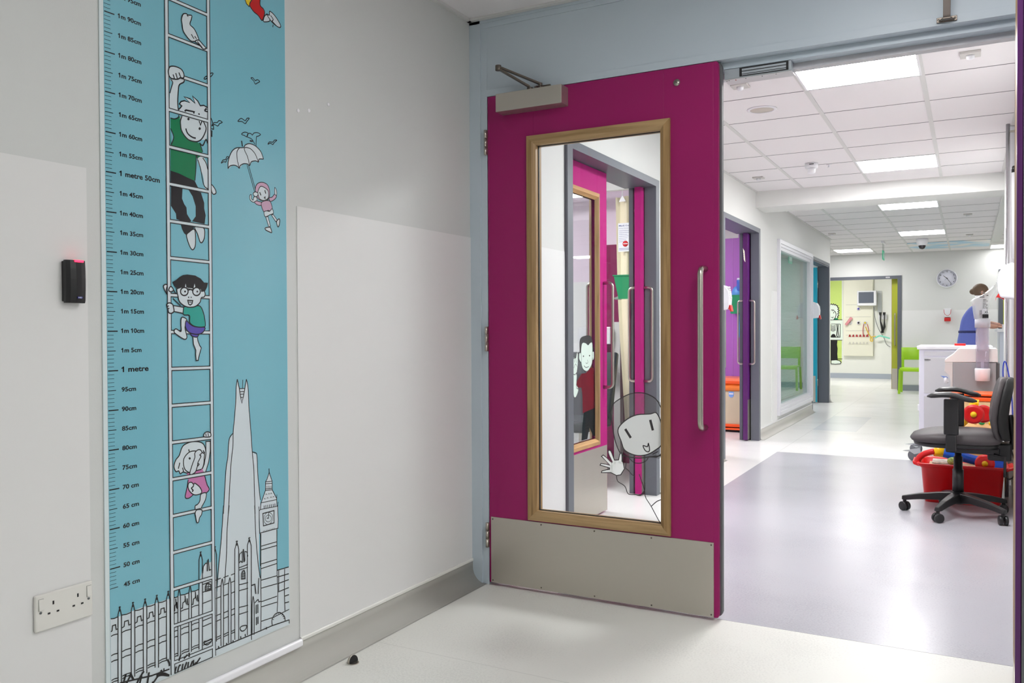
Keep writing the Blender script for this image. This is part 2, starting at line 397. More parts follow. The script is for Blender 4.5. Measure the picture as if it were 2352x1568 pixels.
b.cyl((.192, -.085, 2.170), (.192, -.085, 2.192), .0125, BRONZE)
b.cyl((.352, -.018, 2.094), (.352, -.018, 2.114), .009, BRONZE)
obj('closer_arm', b, cl, bevel=.0015)['label'] = 'folded dark steel closer arm'
obj('closer_shoe', MB().box(.318, .39, -.004, .003, 2.0985, 2.108, BRONZE).box(.335, .365, -.026, .0, 2.0985, 2.103, BRONZE), cl, bevel=.001)
obj('bolt_cap', MB().lathe([(.013, 0), (.012, .004), (.004, .006)], (.924, -.0015, 2.038), STEELV, ax=1).lathe([(.003, -.003), (.003, .0)], (.924, -.002, 2.038), BRONZE, ax=1, n=8), door)['label'] = 'round steel bolt cap'
for z in (1.9, 1.06, .216):
    b = MB()
    for k in range(3): b.cyl((.0835, -.008, z-.052+k*.036), (.0835, -.008, z-.052+k*.036+.0335), .0065, STEELV, n=12)
    b.box(.077, .09, -.003, .003, z-.052, z+.053, STEELV)
    obj('hinge', b, door)['label'] = 'steel butt hinge'

# maglock under the head of the frame
MLK = mat('maglock_aluminium', (176, 184, 190), .4, metal=.3)
ml = thing('magnetic_door_lock', 'silver magnetic lock bar under the door head, right of the magenta door', 'door lock', (1.21, .07, 2.05))
obj('housing', MB().box(1.092, 1.335, .05, .099, 2.037, 2.0735, MLK).box(1.092, 1.337, .052, .12, 2.034, 2.037, mat('maglock_plate', (208, 206, 208), .4)), ml, bevel=.001)
b = MB().box(1.150, 1.326, .046, .05, 2.0405, 2.0715, BLACKP)
obj('magnet_face', b, ml)['label'] = 'black framed magnet face'
b = MB().box(1.159, 1.318, .0445, .046, 2.059, 2.0665, MLK).box(1.159, 1.318, .0445, .046, 2.048, 2.056, MLK).box(1.159, 1.318, .0445, .046, 2.0425, 2.0455, MLK)
obj('magnet_strips', b, ml)
for x in (1.10, 1.108, 1.17, 1.23, 1.28): obj('screw', MB().lathe([(.0022, 0), (.002, .001)], (x, .06, 2.0328), BLACKP, n=8), ml)
obj('indicator_light', MB().lathe([(.003, 0), (.002, .001)], (1.133, .06, 2.0325), RED, n=8), ml)['label'] = 'tiny red indicator'

# steel arm bracket at the top right of the frame
ab = thing('door_closer_arm', 'steel closer arm and foot bracket screwed to the frame, top right', 'door closer arm', (1.838, 0, 2.11))
obj('foot_bracket', MB().box(1.808, 1.868, -.004, .0035, 2.106, 2.122, BRONZE).prism([(1.826, -.03), (1.85, -.03), (1.862, -.002), (1.814, -.002)], 2, 2.108, 2.112, BRONZE), ab, bevel=.001)
A_ = Vector((1.838, -.012, 2.116)); E_ = Vector((1.842, -.12, 2.30)); q = []
for P_ in (A_, E_): q += [P_+Vector((.011, 0, 0)), P_-Vector((.011, 0, 0)), P_-Vector((.011, .006, .003)), P_+Vector((.011, -.006, -.003))]
obj('arm', MB().add(q, [(3, 2, 1, 0), (4, 5, 6, 7), (0, 1, 5, 4), (1, 2, 6, 5), (2, 3, 7, 6), (3, 0, 4, 7)], mat('arm_steel', (150, 140, 136), .35, metal=.6)), ab, bevel=.001)
for x in (1.814, 1.862): obj('screw', MB().lathe([(.0035, -.002), (.0035, 0)], (x, -.004, 2.114), STEELV, ax=1, n=10), ab)

# ---------------------------------------------------------------- purple leaf, standing open edge-on at the right
PUR = mat('dark_purple_laminate', (84, 26, 96), .38)
pd = thing('door_leaf', 'dark purple door leaf standing open edge-on at the right side of the photo', 'door', (2.086, .0, 0), rz=rad(-2.2))
b = MB(); leaf_grid(b, -.965, -.012, .012, 2.0965, -.052, -.008, (-.83, -.27, .33, 1.878), PUR, ax=0); obj('door_panel', b, pd, local=True)
b = MB().rbox(-.052, -.0395, -.974, -.965, .012, 2.0965, PUR, .003, ax=2).box(-.023, -.008, -.974, -.965, .012, 2.0965, PUR); obj('lipping', b, pd, local=True)
obj('edge_seal', MB().box(-.0395, -.023, -.977, -.965, .012, 2.0985, SEAL), pd, local=True)['label'] = 'grey edge seal'
b = MB(); bead(b, (-.83, -.27, .33, 1.878), -.055, -.034, .028, .012, OAKY, OAKV, 0, .006); obj('glazing_bead', b, pd, local=True)
b = MB(); bead(b, (-.83, -.27, .33, 1.878), -.002, -.026, .028, .012, OAKY, OAKV, 0, .006); obj('glazing_bead', b, pd, local=True)
obj('glass_pane', MB().box(-.033, -.027, -.828, -.272, .332, 1.876, GLASS), pd, local=True)
obj('kick_plate', MB().box(-.0535, -.052, -.955, -.02, .014, .296, STEEL), pd, local=True)
obj('hinge', MB().cyl((0, -.008, 1.0), (0, -.008, 1.1), .0065, STEELV).box(-.008, .0, -.012, -.006, 1., 1.1, STEELV), pd, local=True)
# ---------------------------------------------------------------- things on the lobby's left wall
cr = thing('card_reader', 'black wall card reader with a glowing red bar, left of the height chart', 'card reader', (.0035, -1.856, 1.17))
b = MB().box(.0035, .012, -1.879, -1.832, 1.172, 1.268, BLACKM); obj('back_plate', b, cr, bevel=.002)
pr = [(.0, -.0245), (.012, -.0245), (.021, -.017), (.024, -.004), (.023, .010), (.018, .0235), (0, .0235)]
rings = []
for z, k in ((1.168, .80), (1.175, .92), (1.20, 1.0), (1.225, 1.02), (1.25, .98), (1.268, .90), (1.2705, .84)):
    rings.append([(.012+p[0]*k*.8, -1.855+p[1], z) for p in pr])
b = MB().loft(rings, BLACKP, smooth=False); cover = obj('cover', b, cr, bevel=.001)
obj('status_light', MB().rbox(.018, .0318, -1.862, -1.840, 1.2655, 1.2708, mat('red_led', (255, 40, 70), .4, emit=4.0), .002, ax=1), cr)['label'] = 'lit red status bar'
b = MB().box(.0305, .0318, -1.8565, -1.8435, 1.1785, 1.1835, mat('badge_blue', (28, 32, 120), .4))
put_text(b, 'HID', (.0320, -1.855, 1.1795), (0, 1, 0), (0, 0, 1), .0031, mat('badge_white', (210, 214, 240), .4), width=.0095, bold=.03)
obj('badge', b, cr)['label'] = 'small blue badge with white letters HID'

SOCK = mat('socket_plastic', (222, 221, 215), .3)
so = thing('wall_socket', 'white double electrical wall socket with two rocker switches, low beside the chart', 'socket', (.0035, -1.885, .445))
b = MB().prism([(-1.958, .402), (-1.812, .402), (-1.812, .488), (-1.958, .488)], 0, .0035, .0125, SOCK)
obj('faceplate', b, so, bevel=.004, segs=3)
for cy in (-1.914, -1.852):
    b = MB()
    b.box(.0124, .0128, cy-.002, cy+.002, .458, .4665, BLACKM)
    for d in (-.011, .011): b.box(.0124, .0128, cy+d-.0032, cy+d+.0032, .4375, .4417, BLACKM)
    obj('pin_slots', b, so)['label'] = 'dark pin slots'
for y in (-1.944, -1.823):
    b = MB().prism([(.0125, .452), (.0165, .4525), (.0145, .466), (.0140, .477), (.0125, .4775)], 1, y-.0055, y+.0055, SOCK)
    b.box(.0124, .0127, y-.0065, y+.0065, .451, .4785, mat('switch_gap', (150, 150, 146), .6)); obj('rocker_switch', b, so, bevel=.0006)
    obj('screw', MB().lathe([(.0032, 0), (.0030, .001), (.0005, .0013)], (.0125, y-.001, .4465), mat('zinc', (120, 124, 126), .35, metal=1), ax=0, n=12), so)

for i, (px_y, z) in enumerate(((-1.064, 1.809), (-1.013, 1.821), (-.917, 1.863))):
    o = obj('wall_sensor_dot', MB().ell((.001, px_y, z), .003, .0065, .0065, WHITEP, 12, 8))
    tag(o, ('left of the two round white filler plugs on the upper wall beside the chart', 'right of the two round white filler plugs on the upper wall beside the chart', 'faint small round white filler plug on the upper wall, furthest right from the chart')[i], 'wall plug', 'wall plugs')
    o.name = 'wall_plug'

ds = thing('door_stop', 'half-round steel floor door stop with black rubber face on the lobby floor', 'door stop', (.13, -.945, 0))
cx, cy = .118, -.950; rz = rad(-8)
def dsp(a, b_, c_):
    return (cx+a*math.cos(rz)-b_*math.sin(rz), cy+a*math.sin(rz)+b_*math.cos(rz), c_)
R_ = .019
vs = [dsp(R_*math.cos(t), R_*math.sin(t), 0.0) for t in [rad(15*k) for k in range(24)]]+[dsp(R_*math.cos(t), R_*math.sin(t), .003) for t in [rad(15*k) for k in range(24)]]
obj('base', MB().add(vs, [tuple(reversed(range(24))), tuple(range(24, 48))]+[(k, (k+1) % 24, (k+1) % 24+24, k+24) for k in range(24)], STEELV), ds)
rings = []
for k in range(7):
    t = rad(90*k/6); d = -R_*math.sin(t)*1.0; rr = R_*math.cos(t) if k < 6 else .001
    rings.append([dsp(d*.98-.001, rr*math.cos(rad(180*j/12)), .003+.024*math.cos(t)*math.sin(rad(180*j/12))) for j in range(13)])
obj('dome', MB().loft(rings, STEELV), ds)['label'] = 'satin steel dome'
obj('rubber_face', MB().prism([(R_*.93*math.cos(rad(15*j)), .004+.0225*math.sin(rad(15*j))) for j in range(13)], 0, 0, .004, BLACKM), ds)
rf = ds.children[-1] if ds.children else None
for o in list(bpy.data.objects):
    if o.name.startswith('rubber_face'):
        # prism was built in local axes (x thickness, y across, z up): place it on the dome's flat side
        o.location = (cx-ds.location.x, cy-ds.location.y, 0); o.rotation_euler = (0, 0, rz)
        for v in o.data.vertices: v.co += Vector(ds.location)

# ---------------------------------------------------------------- height chart
def wallpt(px, py):
    d = _f+_r*((px-1176)/FOC)-_u*((py-784)/FOC); t = -CAM_POS.x/d.x; p = CAM_POS+d*t; return (p.y, p.z)
def doorpt(px, py, y=.0225):
    d = _f+_r*((px-1176)/FOC)-_u*((py-784)/FOC); t = (y-CAM_POS.y)/d.y; p = CAM_POS+d*t; return (p.x, p.z)
def sheetpt(px, py, x=-.02):
    d = _f+_r*((px-1176)/FOC)-_u*((py-784)/FOC); t = (x-CAM_POS.x)/d.x; p = CAM_POS+d*t; return (p.y, p.z)
def view(x0, y0, s, fn=wallpt): return lambda a, b: fn(x0+a/s, y0+b/s)
vA = view(0, 0, 3.336); vB = view(200, 400, 3.92); vC = view(200, 780, 3.92); vD = view(200, 1160, 3.844)
vE = view(370, 120, 7.84); vF = view(490, 1060, 6.533); vH = view(500, 250, 5.056); vK = view(370, 1370, 7.84)
def pts_of(s, vw):
    a = [float(t) for t in s.replace(',', ' ').split()]; return [vw(a[i], a[i+1]) for i in range(0, len(a), 2)]
def smooth_pts(p, closed, n=5):
    N = len(p); out = []
    rng = range(N) if closed else range(N-1)
    for i in rng:
        if closed: p0, p1, p2, p3 = p[i-1], p[i], p[(i+1) % N], p[(i+2) % N]
        else: p0, p1, p2, p3 = p[max(i-1, 0)], p[i], p[i+1], p[min(i+2, N-1)]
        for k in range(n):
            t = k/n; t2 = t*t; t3 = t2*t
            out.append(tuple(.5*((2*p1[c])+(-p0[c]+p2[c])*t+(2*p0[c]-5*p1[c]+4*p2[c]-p3[c])*t2+(-p0[c]+3*p1[c]-3*p2[c]+p3[c])*t3) for c in (0, 1)))
    if not closed: out.append(p[-1])
    return out
class Art:
    """flat print: shapes laid over each other in thin layers on a plane; place(a, b, h) gives the 3D point"""
    def __init__(s, place, base=0.0, step=5e-6): s.mb = MB(); s.place = place; s.h = base; s.step = step
    def fill(s, p, m, sm=True):
        if sm: p = smooth_pts(p, True)
        if s.place is chart_place: p = [(min(max(q[0], CY0), CY1), max(q[1], CZ0)) for q in p]
        s.h += s.step
        tri = tessellate_polygon([[Vector((q[0], q[1], 0)) for q in p]])
        s.mb.add([s.place(q[0], q[1], s.h) for q in p], [tuple(t) for t in tri], m)
    def line(s, p, w, m=INK, closed=False, sm=True):
        if sm: p = smooth_pts(p, closed)
        if s.place is chart_place: p = [(min(max(q[0], CY0+w/2), CY1-w/2), max(q[1], CZ0+w/2)) for q in p]
        s.h += s.step; N = len(p); L = []; R = []
        for i in range(N):
            a = p[i-1] if (i > 0 or closed) else p[i]; c = p[(i+1) % N] if (i < N-1 or closed) else p[i]
            d1 = Vector((p[i][0]-a[0], p[i][1]-a[1])); d2 = Vector((c[0]-p[i][0], c[1]-p[i][1]))
            if d1.length < 1e-9: d1 = d2
            if d2.length < 1e-9: d2 = d1
            if d1.length < 1e-9: d1 = d2 = Vector((1, 0))
            d1.normalize(); d2.normalize(); t = d1+d2
            if t.length < .3: t = d2
            t.normalize(); n = Vector((-t.y, t.x)); k = min(1.6, 1/max(.4, n.dot(Vector((-d2.y, d2.x))) ))*w/2
            L.append((p[i][0]+n.x*k, p[i][1]+n.y*k)); R.append((p[i][0]-n.x*k, p[i][1]-n.y*k))
        vs = [s.place(q[0], q[1], s.h) for q in L]+[s.place(q[0], q[1], s.h) for q in R]
        fs = [(i, (i+1) % N, N+(i+1) % N, N+i) for i in range(N if closed else N-1)]
        s.mb.add(vs, fs, m)
    def both(s, p, m, w=.0028, sm=True): s.fill(p, m, sm); s.line(p, w, INK, True, sm)
def chart_place(a, b, h): return (.0042+h, a, b)
TEAL = mat('chart_teal', (120, 184, 200), .22, coat=.2)
PALE = mat('print_pale', (206, 217, 222), .25); GREEN = mat('print_green', (0, 120, 74), .25); TGREEN = mat('print_teal_green', (42, 158, 146), .25)
PURPLE = mat('print_purple', (84, 74, 166), .25); PINK = mat('print_pink', (196, 120, 170), .25); LPINK = mat('print_light_pink', (196, 160, 184), .25)
PRED = mat('print_red', (200, 22, 26), .25); PYEL = mat('print_yellow', (226, 196, 40), .25)
CY0, CY1, CZ0, CZ1 = -1.760, -1.125, .166, 2.30
hc = thing('height_chart', 'tall teal printed height chart with ladder, climbing children and city buildings', 'height chart', (0, -1.44, .166))
obj('backing', MB().box(.0005, .0036, CY0-.012, CY1+.002, CZ0-.003, CZ1, mat('chart_edge', (214, 226, 228), .15)).box(.0036, .0041, CY0, CY1, CZ0, CZ1, TEAL), hc)
# ticks
A = Art(chart_place)
for cmv in range(45, 221):
    z = cmv/100
    if z > CZ1-.02: continue
    if cmv % 10 == 0: L_, w_ = .030, .0030
    elif cmv % 5 == 0: L_, w_ = .0235, .0018
    else: L_, w_ = .0185, .0010
    A.line([(CY0, z), (CY0+L_, z)], w_, INK, sm=False)
obj('measuring_scale', A.mb, hc)['label'] = 'black centimetre tick marks'
for cmv in range(45, 200, 5):
    b = MB()
    z = cmv/100
    if cmv == 100: s_, cap, wd_ = '1 metre', .0135, .081
    elif cmv == 150: s_, cap, wd_ = '1 metre 50cm', .0130, .122
    elif cmv < 75: s_, cap, wd_ = '%d cm' % cmv, .0110, .0475
    elif cmv < 100: s_, cap, wd_ = '%dcm' % cmv, .0110, .0425
    elif cmv == 105: s_, cap, wd_ = '1m 5cm', .0110, .0600
    elif cmv < 200: s_, cap, wd_ = '1m %02dcm' % (cmv-100), .0112, .0685
    else: s_, cap, wd_ = '2m %02dcm' % (cmv-200) if cmv > 200 else '2 metres', .0112, .0685
    put_text(b, s_, (.00445, CY0+.0395, z-.0042), (0, 1, 0), (0, 0, 1), cap, INK, width=wd_, bold=.028)
    obj('height_number', b, hc)['label'] = 'black lettering ' + s_
# city buildings
A = Art(chart_place, .0001)
def P(s, vw): return pts_of(s, vw)
A.fill(P('190,1003 260,985 375,937 480,897 600,860 690,830 757,812 985,742 990,640 1010,560 1040,505 1085,500 1118,360 1135,760 1777,540 1777,1052 1440,1195 1117,1340 386,1640 188,1730', vD), PALE, False)
A.fill([(CY0, CZ0), (CY1, CZ0), (CY1, CZ0+.02), (CY0, CZ0+.02)], PALE, False)
A.fill(P('1270,895 1305,845 1335,400 1345,355 1362,440 1405,440 1425,355 1440,430 1475,1010 1520,1035 1550,1480 1570,1560 1220,1560 1240,1180', vC), PALE, False)
A.fill(P('1195,0 1145,700 1140,780 1510,780 1510,0', vD), PALE, False)
A.line(P('1343,355 1333,430 1330,540 1318,700 1306,830 1303,960 1285,1140 1262,1565', vC), .003); A.line(P('1425,355 1440,430 1448,600 1465,820 1478,1010 1492,1180 1503,1565', vC), .003)
A.line(P('1306,840 1270,895 1258,1050 1240,1180 1225,1440 1218,1565', vC), .003); A.line(P('1478,1010 1500,1015 1520,1040 1527,1200 1550,1440', vC), .003)
A.line(P('1343,355 1360,430 1372,510 1384,570 1400,500 1425,355', vC), .0032, sm=False)
for y in (440, 468, 490, 520): A.line(P('%d,%d %d,%d' % (1362+(y-440)*.17, y, 1408-(y-440)*.2, y-2), vC), .0025, sm=False)
A.line(P('1393,360 1390,440', vC), .0022, sm=False)
A.line(P('1195,0 1175,300 1150,560 1135,745', vD), .003); A.line(P('1245,0 1228,200 1222,420 1205,690', vD), .003)
A.line(P('1470,0 1480,260 1500,500 1520,640', vD), .003)
# clock tower (F zoom)
A.fill(P('1522,230 1667,200 1667,1000 1522,1060', vD), PALE, False)
A.fill(P('820,160 870,290 865,420 935,540 940,660 958,670 955,990 938,1010 940,1640 690,1640 690,1070 672,740 700,615 765,430 768,300', vF), PALE, False)
A.line(P('820,100 822,160', vF), .003, sm=False); A.line(P('822,160 790,260 768,300 766,430 700,615 690,715 672,735 672,900 680,1070 955,995 958,860 950,668 938,655 935,550 868,420 866,290 822,160', vF), .0028, sm=False)
for s_ in ('770,300 865,290', '768,330 865,320', '768,408 862,400', '768,432 865,418', '700,615 940,565', '690,715 950,665', '938,490 936,560', '958,600 950,670', '665,670 672,735'): A.line(P(s_, vF), .0022, sm=False)
for i in range(7): A.line(P('%d,%d %d,%d' % (745+i*27, 655-i*5, 747+i*27, 705-i*6), vF), .0026, sm=False)
for i in range(5): A.line(P('%d,360 %d,398' % (785+i*17, 787+i*17), vF), .0014, sm=False)
for i in range(8): A.line(P('%d,%d %d,%d' % (735+i*23, 1030-i*6, 735+i*23, 1055-i*6), vF), .0018, sm=False)
for x, y in ((778, 485), (818, 478), (852, 472), (755, 552), (797, 540), (848, 530), (885, 522)): A.line(P('%d,%d %d,%d %d,%d' % (x-12, y+12, x, y-6, x+12, y+8), vF), .0014, sm=False)
A.line(P('727,775 895,730 895,915 735,960', vF), .0032, INK, True, False)
A.line(P('810,755 865,790 875,850 850,910 800,940 755,910 745,850 765,785', vF), .0016, INK, True); A.line(P('810,795 850,825 852,870 810,900 770,880 768,830', vF), .0016, INK, True)
A.line(P('815,755 812,845 785,845', vF), .0026, sm=False)
A.line(P('690,1070 692,1400 690,1560', vF), .0028); A.line(P('936,1010 938,1560', vF), .0028)
for z_ in ('1525,360 1667,320', '1525,393 1667,353', '1525,517 1667,475', '1525,558 1667,512', '1525,660 1667,620', '1527,730 1668,690', '1527,850 1668,800', '1527,895 1668,852', '1527,1022 1640,985 1777,915'): A.line(P(z_, vD), .0028, sm=False)
A.line(P('1525,250 1525,660 1527,900 1525,1110', vD), .0028); A.line(P('1667,210 1667,560 1675,760 1668,940', vD), .0028)
for s_ in ('1670,572 1777,540', '1670,632 1777,600', '1670,692 1777,652', '1672,765 1777,722', '1735,800 1777,785', '1737,860 1777,848', '1735,560 1733,760 1737,930', '1682,575 1682,755'): A.line(P(s_, vD), .0032, sm=False)
A.line(P('1120,1275 1260,1215 1440,1140 1625,1060 1777,1008', vD), .0035, sm=False); A.line(P('1442,1145 1442,1195', vD), .003, sm=False); A.line(P('1775,1008 1775,1045', vD), .003, sm=False)
A.line(P('1625,1060 1622,1010 1640,970 1665,950 1690,945 1715,958 1735,985 1738,1018', vD), .0034)
for i in range(9):
    t = rad(170-20*i); A.line([( vD(1682+58*math.cos(t), 1010-62*math.sin(t))), (vD(1682+44*math.cos(t+.15), 1010-48*math.sin(t+.15)))], .0018, sm=False)
# parliament pinnacles and bays
def zat(px, py): return wallpt(px, py)[1]
def yat(px, py): return wallpt(px, py)[0]
def pinn(x, ytop, ybot, w=15, cross=True, vw=vD):
    for sx in (-1, 1): A.line([vw(x+sx*w, ybot), vw(x+sx*w*1.1, (ybot+ytop)/2), vw(x+sx*w, ytop+75), vw(x+sx*w*.4, ytop+35), vw(x, ytop+15)], .0028, sm=False)
    if cross: A.line([vw(x, ytop), vw(x, ytop+45)], .003, sm=False); A.line([vw(x-9, ytop+9), vw(x+9, ytop+5)], .0025, sm=False)
for x, yt, yb in ((278, 890, 1568), (395, 850, 1510), (502, 820, 1480), (605, 787, 1430), (706, 752, 1360), (993, 405, 1270), (1118, 360, 1200)): pinn(x, yt, yb)
for x, yt, yb in ((803, 720, 1330), (900, 690, 1290), (1183, 630, 1240), (1250, 620, 1215)): pinn(x, yt, yb, 11, False)
for x, yt, yb in ((1312, 310, 1185), (1422, 280, 1145)): pinn(x, yt, yb, 17)
pinn(1456, 785, 1140, 9, False)
bays = [(190, 262), (294, 378), (412, 486), (518, 590), (620, 692), (757, 788), (818, 888), (912, 978)]
z_roof = zat(200+230/3.844, 1160+992/3.844); zl = [zat(200+190/3.844, 1160+y/3.844) for y in (1158, 1330, 1387, 1550, 1572)]
for i, (a_, b_) in enumerate(bays):
    ya, yb = yat(200+a_/3.844, 1400), yat(200+b_/3.844, 1400); dz = .0
    zr = [zat(200+a_/3.844, 1160+y_/3.844) for y_ in ()]
    A.line([(ya, z_roof+.001), ((ya+yb)/2, z_roof-.001), (yb, z_roof)], .0026, sm=False)
    for z in zl: A.line([(ya, z), (ya*.6+yb*.4, z+.0015), (yb, z)], .0026, sm=False)
    zm = z_roof-.026; wq = yb-ya
    if i < 5: A.line([(ya, zm-.006), (ya+wq*.25, zm-.004), (ya+wq*.3, zm+.008), (ya+wq*.68, zm+.008), (ya+wq*.75, zm-.005), (yb, zm-.004)], .0028, sm=False)
    else: A.line([(ya, zm-.01), (ya+wq*.2, zm-.01), (ya+wq*.25, zm+.004), (ya+wq*.5, zm+.006), (ya+wq*.52, zm+.022), (ya+wq*.6, zm+.004), (ya+wq*.7, zm-.004), (ya+wq*.8, zm+.012), (ya+wq*.85, zm-.006), (yb, zm-.006)], .0028, sm=False)
for a_, b_ in ((1010, 1085), (1125, 1172), (1195, 1240), (1262, 1293)):
    ya, yb = yat(200+a_/3.844, 1400), yat(200+b_/3.844, 1400)
    for z in [z_roof+.01]+[z_roof-.012]+zl: A.line([(ya, z), (yb, z+.001)], .0026, sm=False)
for z_ in ('1330,700 1410,680', '1330,752 1410,730', '1330,900 1410,880', '1330,960 1410,935', '1330,550 1408,520', '1330,570 1408,545'): A.line(P(z_, vD), .0026, sm=False)
A.line(P('1330,505 1335,430 1358,408 1362,500', vD), .0026, sm=False); A.line(P('1382,490 1382,405 1400,410 1408,450', vD), .0026, sm=False); A.line(P('1330,510 1345,490 1360,505', vD), .0028, sm=False); A.line(P('1368,385 1376,500', vD), .0045, sm=False)
A.line(P('1352,648 1352,600 1362,578 1375,572 1384,595 1384,645', vD), .003, INK, True, False)
for s_ in ('1362,582 1362,648', '1374,575 1374,646', '1352,605 1384,600', '1352,625 1384,620'): A.line(P(s_, vD), .0018, sm=False)
A.line(P('1010,600 1015,540 1035,510 1050,510', vD), .0026, sm=False); A.line(P('1050,580 1052,490 1060,475 1068,570 1083,565', vD), .0034, sm=False)
A.line(P('1034,758 1032,715 1045,690 1062,688 1082,700 1082,745', vD), .003, INK, True, False)
for s_ in ('1046,692 1046,756', '1062,690 1062,752', '1034,720 1082,712', '1034,738 1082,730'): A.line(P(s_, vD), .0018, sm=False)
A.line(P('1340,1080 1360,1062 1395,1058 1395,1080 1375,1103 1350,1105', vD), .003, INK, True); A.line(P('750,800 800,790 880,755 880,800 830,850 790,860 755,840', vK), .003, INK, True)
A.line(P('1440,705 1470,695 1480,780', vD), .0036, sm=False); A.line(P('1505,640 1500,780', vD), .003, sm=False)
A.line(P('1470,860 1490,835 1500,830 1505,850 1522,845', vD), .003, sm=False)
for s_ in ('1482,875 1482,955', '1497,870 1497,948', '1484,985 1484,1055', '1498,980 1498,1045'): A.line(P(s_, vD), .0034, sm=False)
A.line(P('1440,870 1445,1140', vD), .0028, sm=False)
A.line(P('188,1600 300,1560 470,1520 560,1500 715,1442', vD), .004, sm=False)
for s_ in ('300,1600 330,1490', '330,1580 380,1480', '420,1600 440,1540 490,1460', '450,1580 470,1500', '520,1570 535,1470', '640,1450 655,1495', '560,1600 620,1500 715,1500', '600,1500 660,1480 715,1500', '370,1480 400,1540'): A.line(P(s_, vD), .0055)
for s_ in ('215,1390 250,1250', '270,1360 300,1240 330,1225', '345,1335 370,1200', '385,1315 430,1190 440,1170', '455,1285 470,1165', '495,1270 540,1150', '555,1240 560,1130', '600,1220 640,1150 682,1090', '560,1235 610,1170', '295,1150 330,1040', '385,1110 420,1070 450,1035', '480,1080 480,1000', '-20,1380 50,1390 125,1420', '90,1120 120,1180 125,1240'): A.line(P(s_, vK), .005)
for x, y in ((1010, 880), (1152, 825), (1270, 775), (1408, 705), (1490, 665), (1872, 540), (25, 1280)): A.line([vK(x, y), vK(x+4, y+42)], .0036, sm=False)
obj('city_buildings', A.mb, hc)['label'] = 'line drawing of city towers and parliament'
lay = A.h
# birds, umbrella girl, flying legs
for s_, vw in (('1915,600 1930,598 1947,618 1965,612 1982,625 1970,634 1948,644 1935,620', vA), ('1815,930 1840,908 1870,925 1885,908 1902,908 1885,930 1870,948 1845,932', vA), ('1615,965 1630,942 1655,940 1672,925 1695,938 1675,948 1660,966 1635,955', vA), ('2045,1105 2058,1088 2082,1090 2095,1075 2113,1075 2095,1092 2082,1108 2065,1098', vA), ('1688,1250 1700,1228 1720,1222 1730,1202 1745,1205 1728,1225 1722,1242 1705,1240', vA), ('1555,605 1565,590 1590,580 1610,562 1625,565 1605,590 1580,600 1565,608', vA)):
    A = Art(chart_place, .0001); A.line(P(s_, vw), .0026, INK, True); obj('gull', A.mb, hc)
A = Art(chart_place, .0001)
A.line(P('265,295 300,272 340,285 325,325 300,312', vH), .0026, INK, True); A.line(P('325,325 340,290 372,288 390,305 410,282 450,278 485,298 460,318 438,330 433,435', vH), .0026); A.line(P('325,325 380,350 405,385 420,415', vH), .0026); A.line(P('360,372 395,378', vH), .005)
A.fill(P('108,695 112,600 150,500 205,455 285,450 310,420 360,405 430,435 490,500 520,585 490,580 460,615 420,605 385,620 358,655 330,640 280,645 238,690 205,660 150,665', vH), PALE)
A.line(P('108,695 112,600 150,500 205,455 285,450 310,420 360,405 430,435 490,500 520,585', vH), .003); 
A.line(P('108,695 130,665 175,655 215,668 238,690 250,660 290,638 335,642 358,658 380,615 430,605 460,618 470,585 520,585', vH), .003)
A.line(P('238,688 215,590 212,500 240,455', vH), .0026); A.line(P('358,655 335,560 295,460 360,460 420,520 460,615', vH), .0026); A.line(P('265,372 275,440', vH), .0045, sm=False)
A.line(P('328,650 415,960', vH), .0022, sm=False); A.line(P('345,650 428,945', vH), .0022, sm=False)
A.both(P('365,1000 380,1000 378,1040 400,1060 405,1030 425,1020 445,1040 440,1070 405,1085 370,1065 358,1030', vH), PALE, .0024)
A.both(P('415,1085 440,1070 480,1080 530,1090 500,1120 450,1115', vH), LPINK, .0024); A.both(P('585,1035 620,1025 650,990 672,1010 650,1050 600,1075', vH), LPINK, .0024)
A.both(P('650,985 650,915 668,940 675,985 665,1005', vH), PALE, .0022)
A.both(P('495,1090 590,1070 622,1160 600,1185 570,1180 525,1200', vH), LPINK, .0024); A.both(P('525,1200 555,1185 590,1190 620,1160 635,1210 595,1230 540,1252', vH), PALE, .0024)
A.both(P('545,1255 572,1250 600,1360 582,1375', vH), PALE, .0024, False); A.both(P('612,1235 632,1225 680,1295 662,1310', vH), PALE, .0024, False)
A.both(P('540,1385 575,1375 600,1380 615,1435 580,1425 545,1405', vH), PALE, .0034); A.both(P('672,1310 695,1280 708,1290 702,1350 685,1368', vH), PALE, .0034)
A.both(P('425,935 440,880 480,855 530,860 570,890 590,950 588,1020 560,1060 480,1060 440,1010', vH), LPINK, .0026)
A.both(P('455,960 490,900 565,940 580,1000 570,1040 530,1065 480,1050 460,1010', vH), PALE, .0026)
A.line(P('475,968 490,1005', vH), .004, sm=False); A.line(P('535,945 545,985', vH), .004, sm=False); A.line(P('528,1030 540,1022 540,1048', vH), .003, INK, True, False)
A.both(P('400,985 420,965 450,975 455,1000 435,1020 410,1010', vH), PALE, .0026)
obj('umbrella_child', A.mb, hc)['label'] = 'child in pink drifting under a pale umbrella'
A = Art(chart_place, .0001)
A.both(P('1860,-30 1915,-20 1922,10 1900,52 1880,30', vA), PYEL, .003, False)
A.both(P('1905,40 1922,0 1960,-60 1985,-30 1985,40 2010,70 2020,100 2010,140 1998,158 1970,120 1935,90', vA), PRED, .0032)
A.both(P('2010,158 2020,125 2040,115 2060,160 2020,170', vA), PALE, .003); A.both(P('2035,110 2055,118 2060,88 2100,125 2142,195 2130,212 2085,180 2060,150', vA), PALE, .0032)
for s_ in ('2065,120 2085,150 2075,165', '2078,165 2110,200', '2085,190 2082,210'): A.line(P(s_, vA), .003)
obj('flying_leg', A.mb, hc)['label'] = 'red trouser leg and white laced shoe'
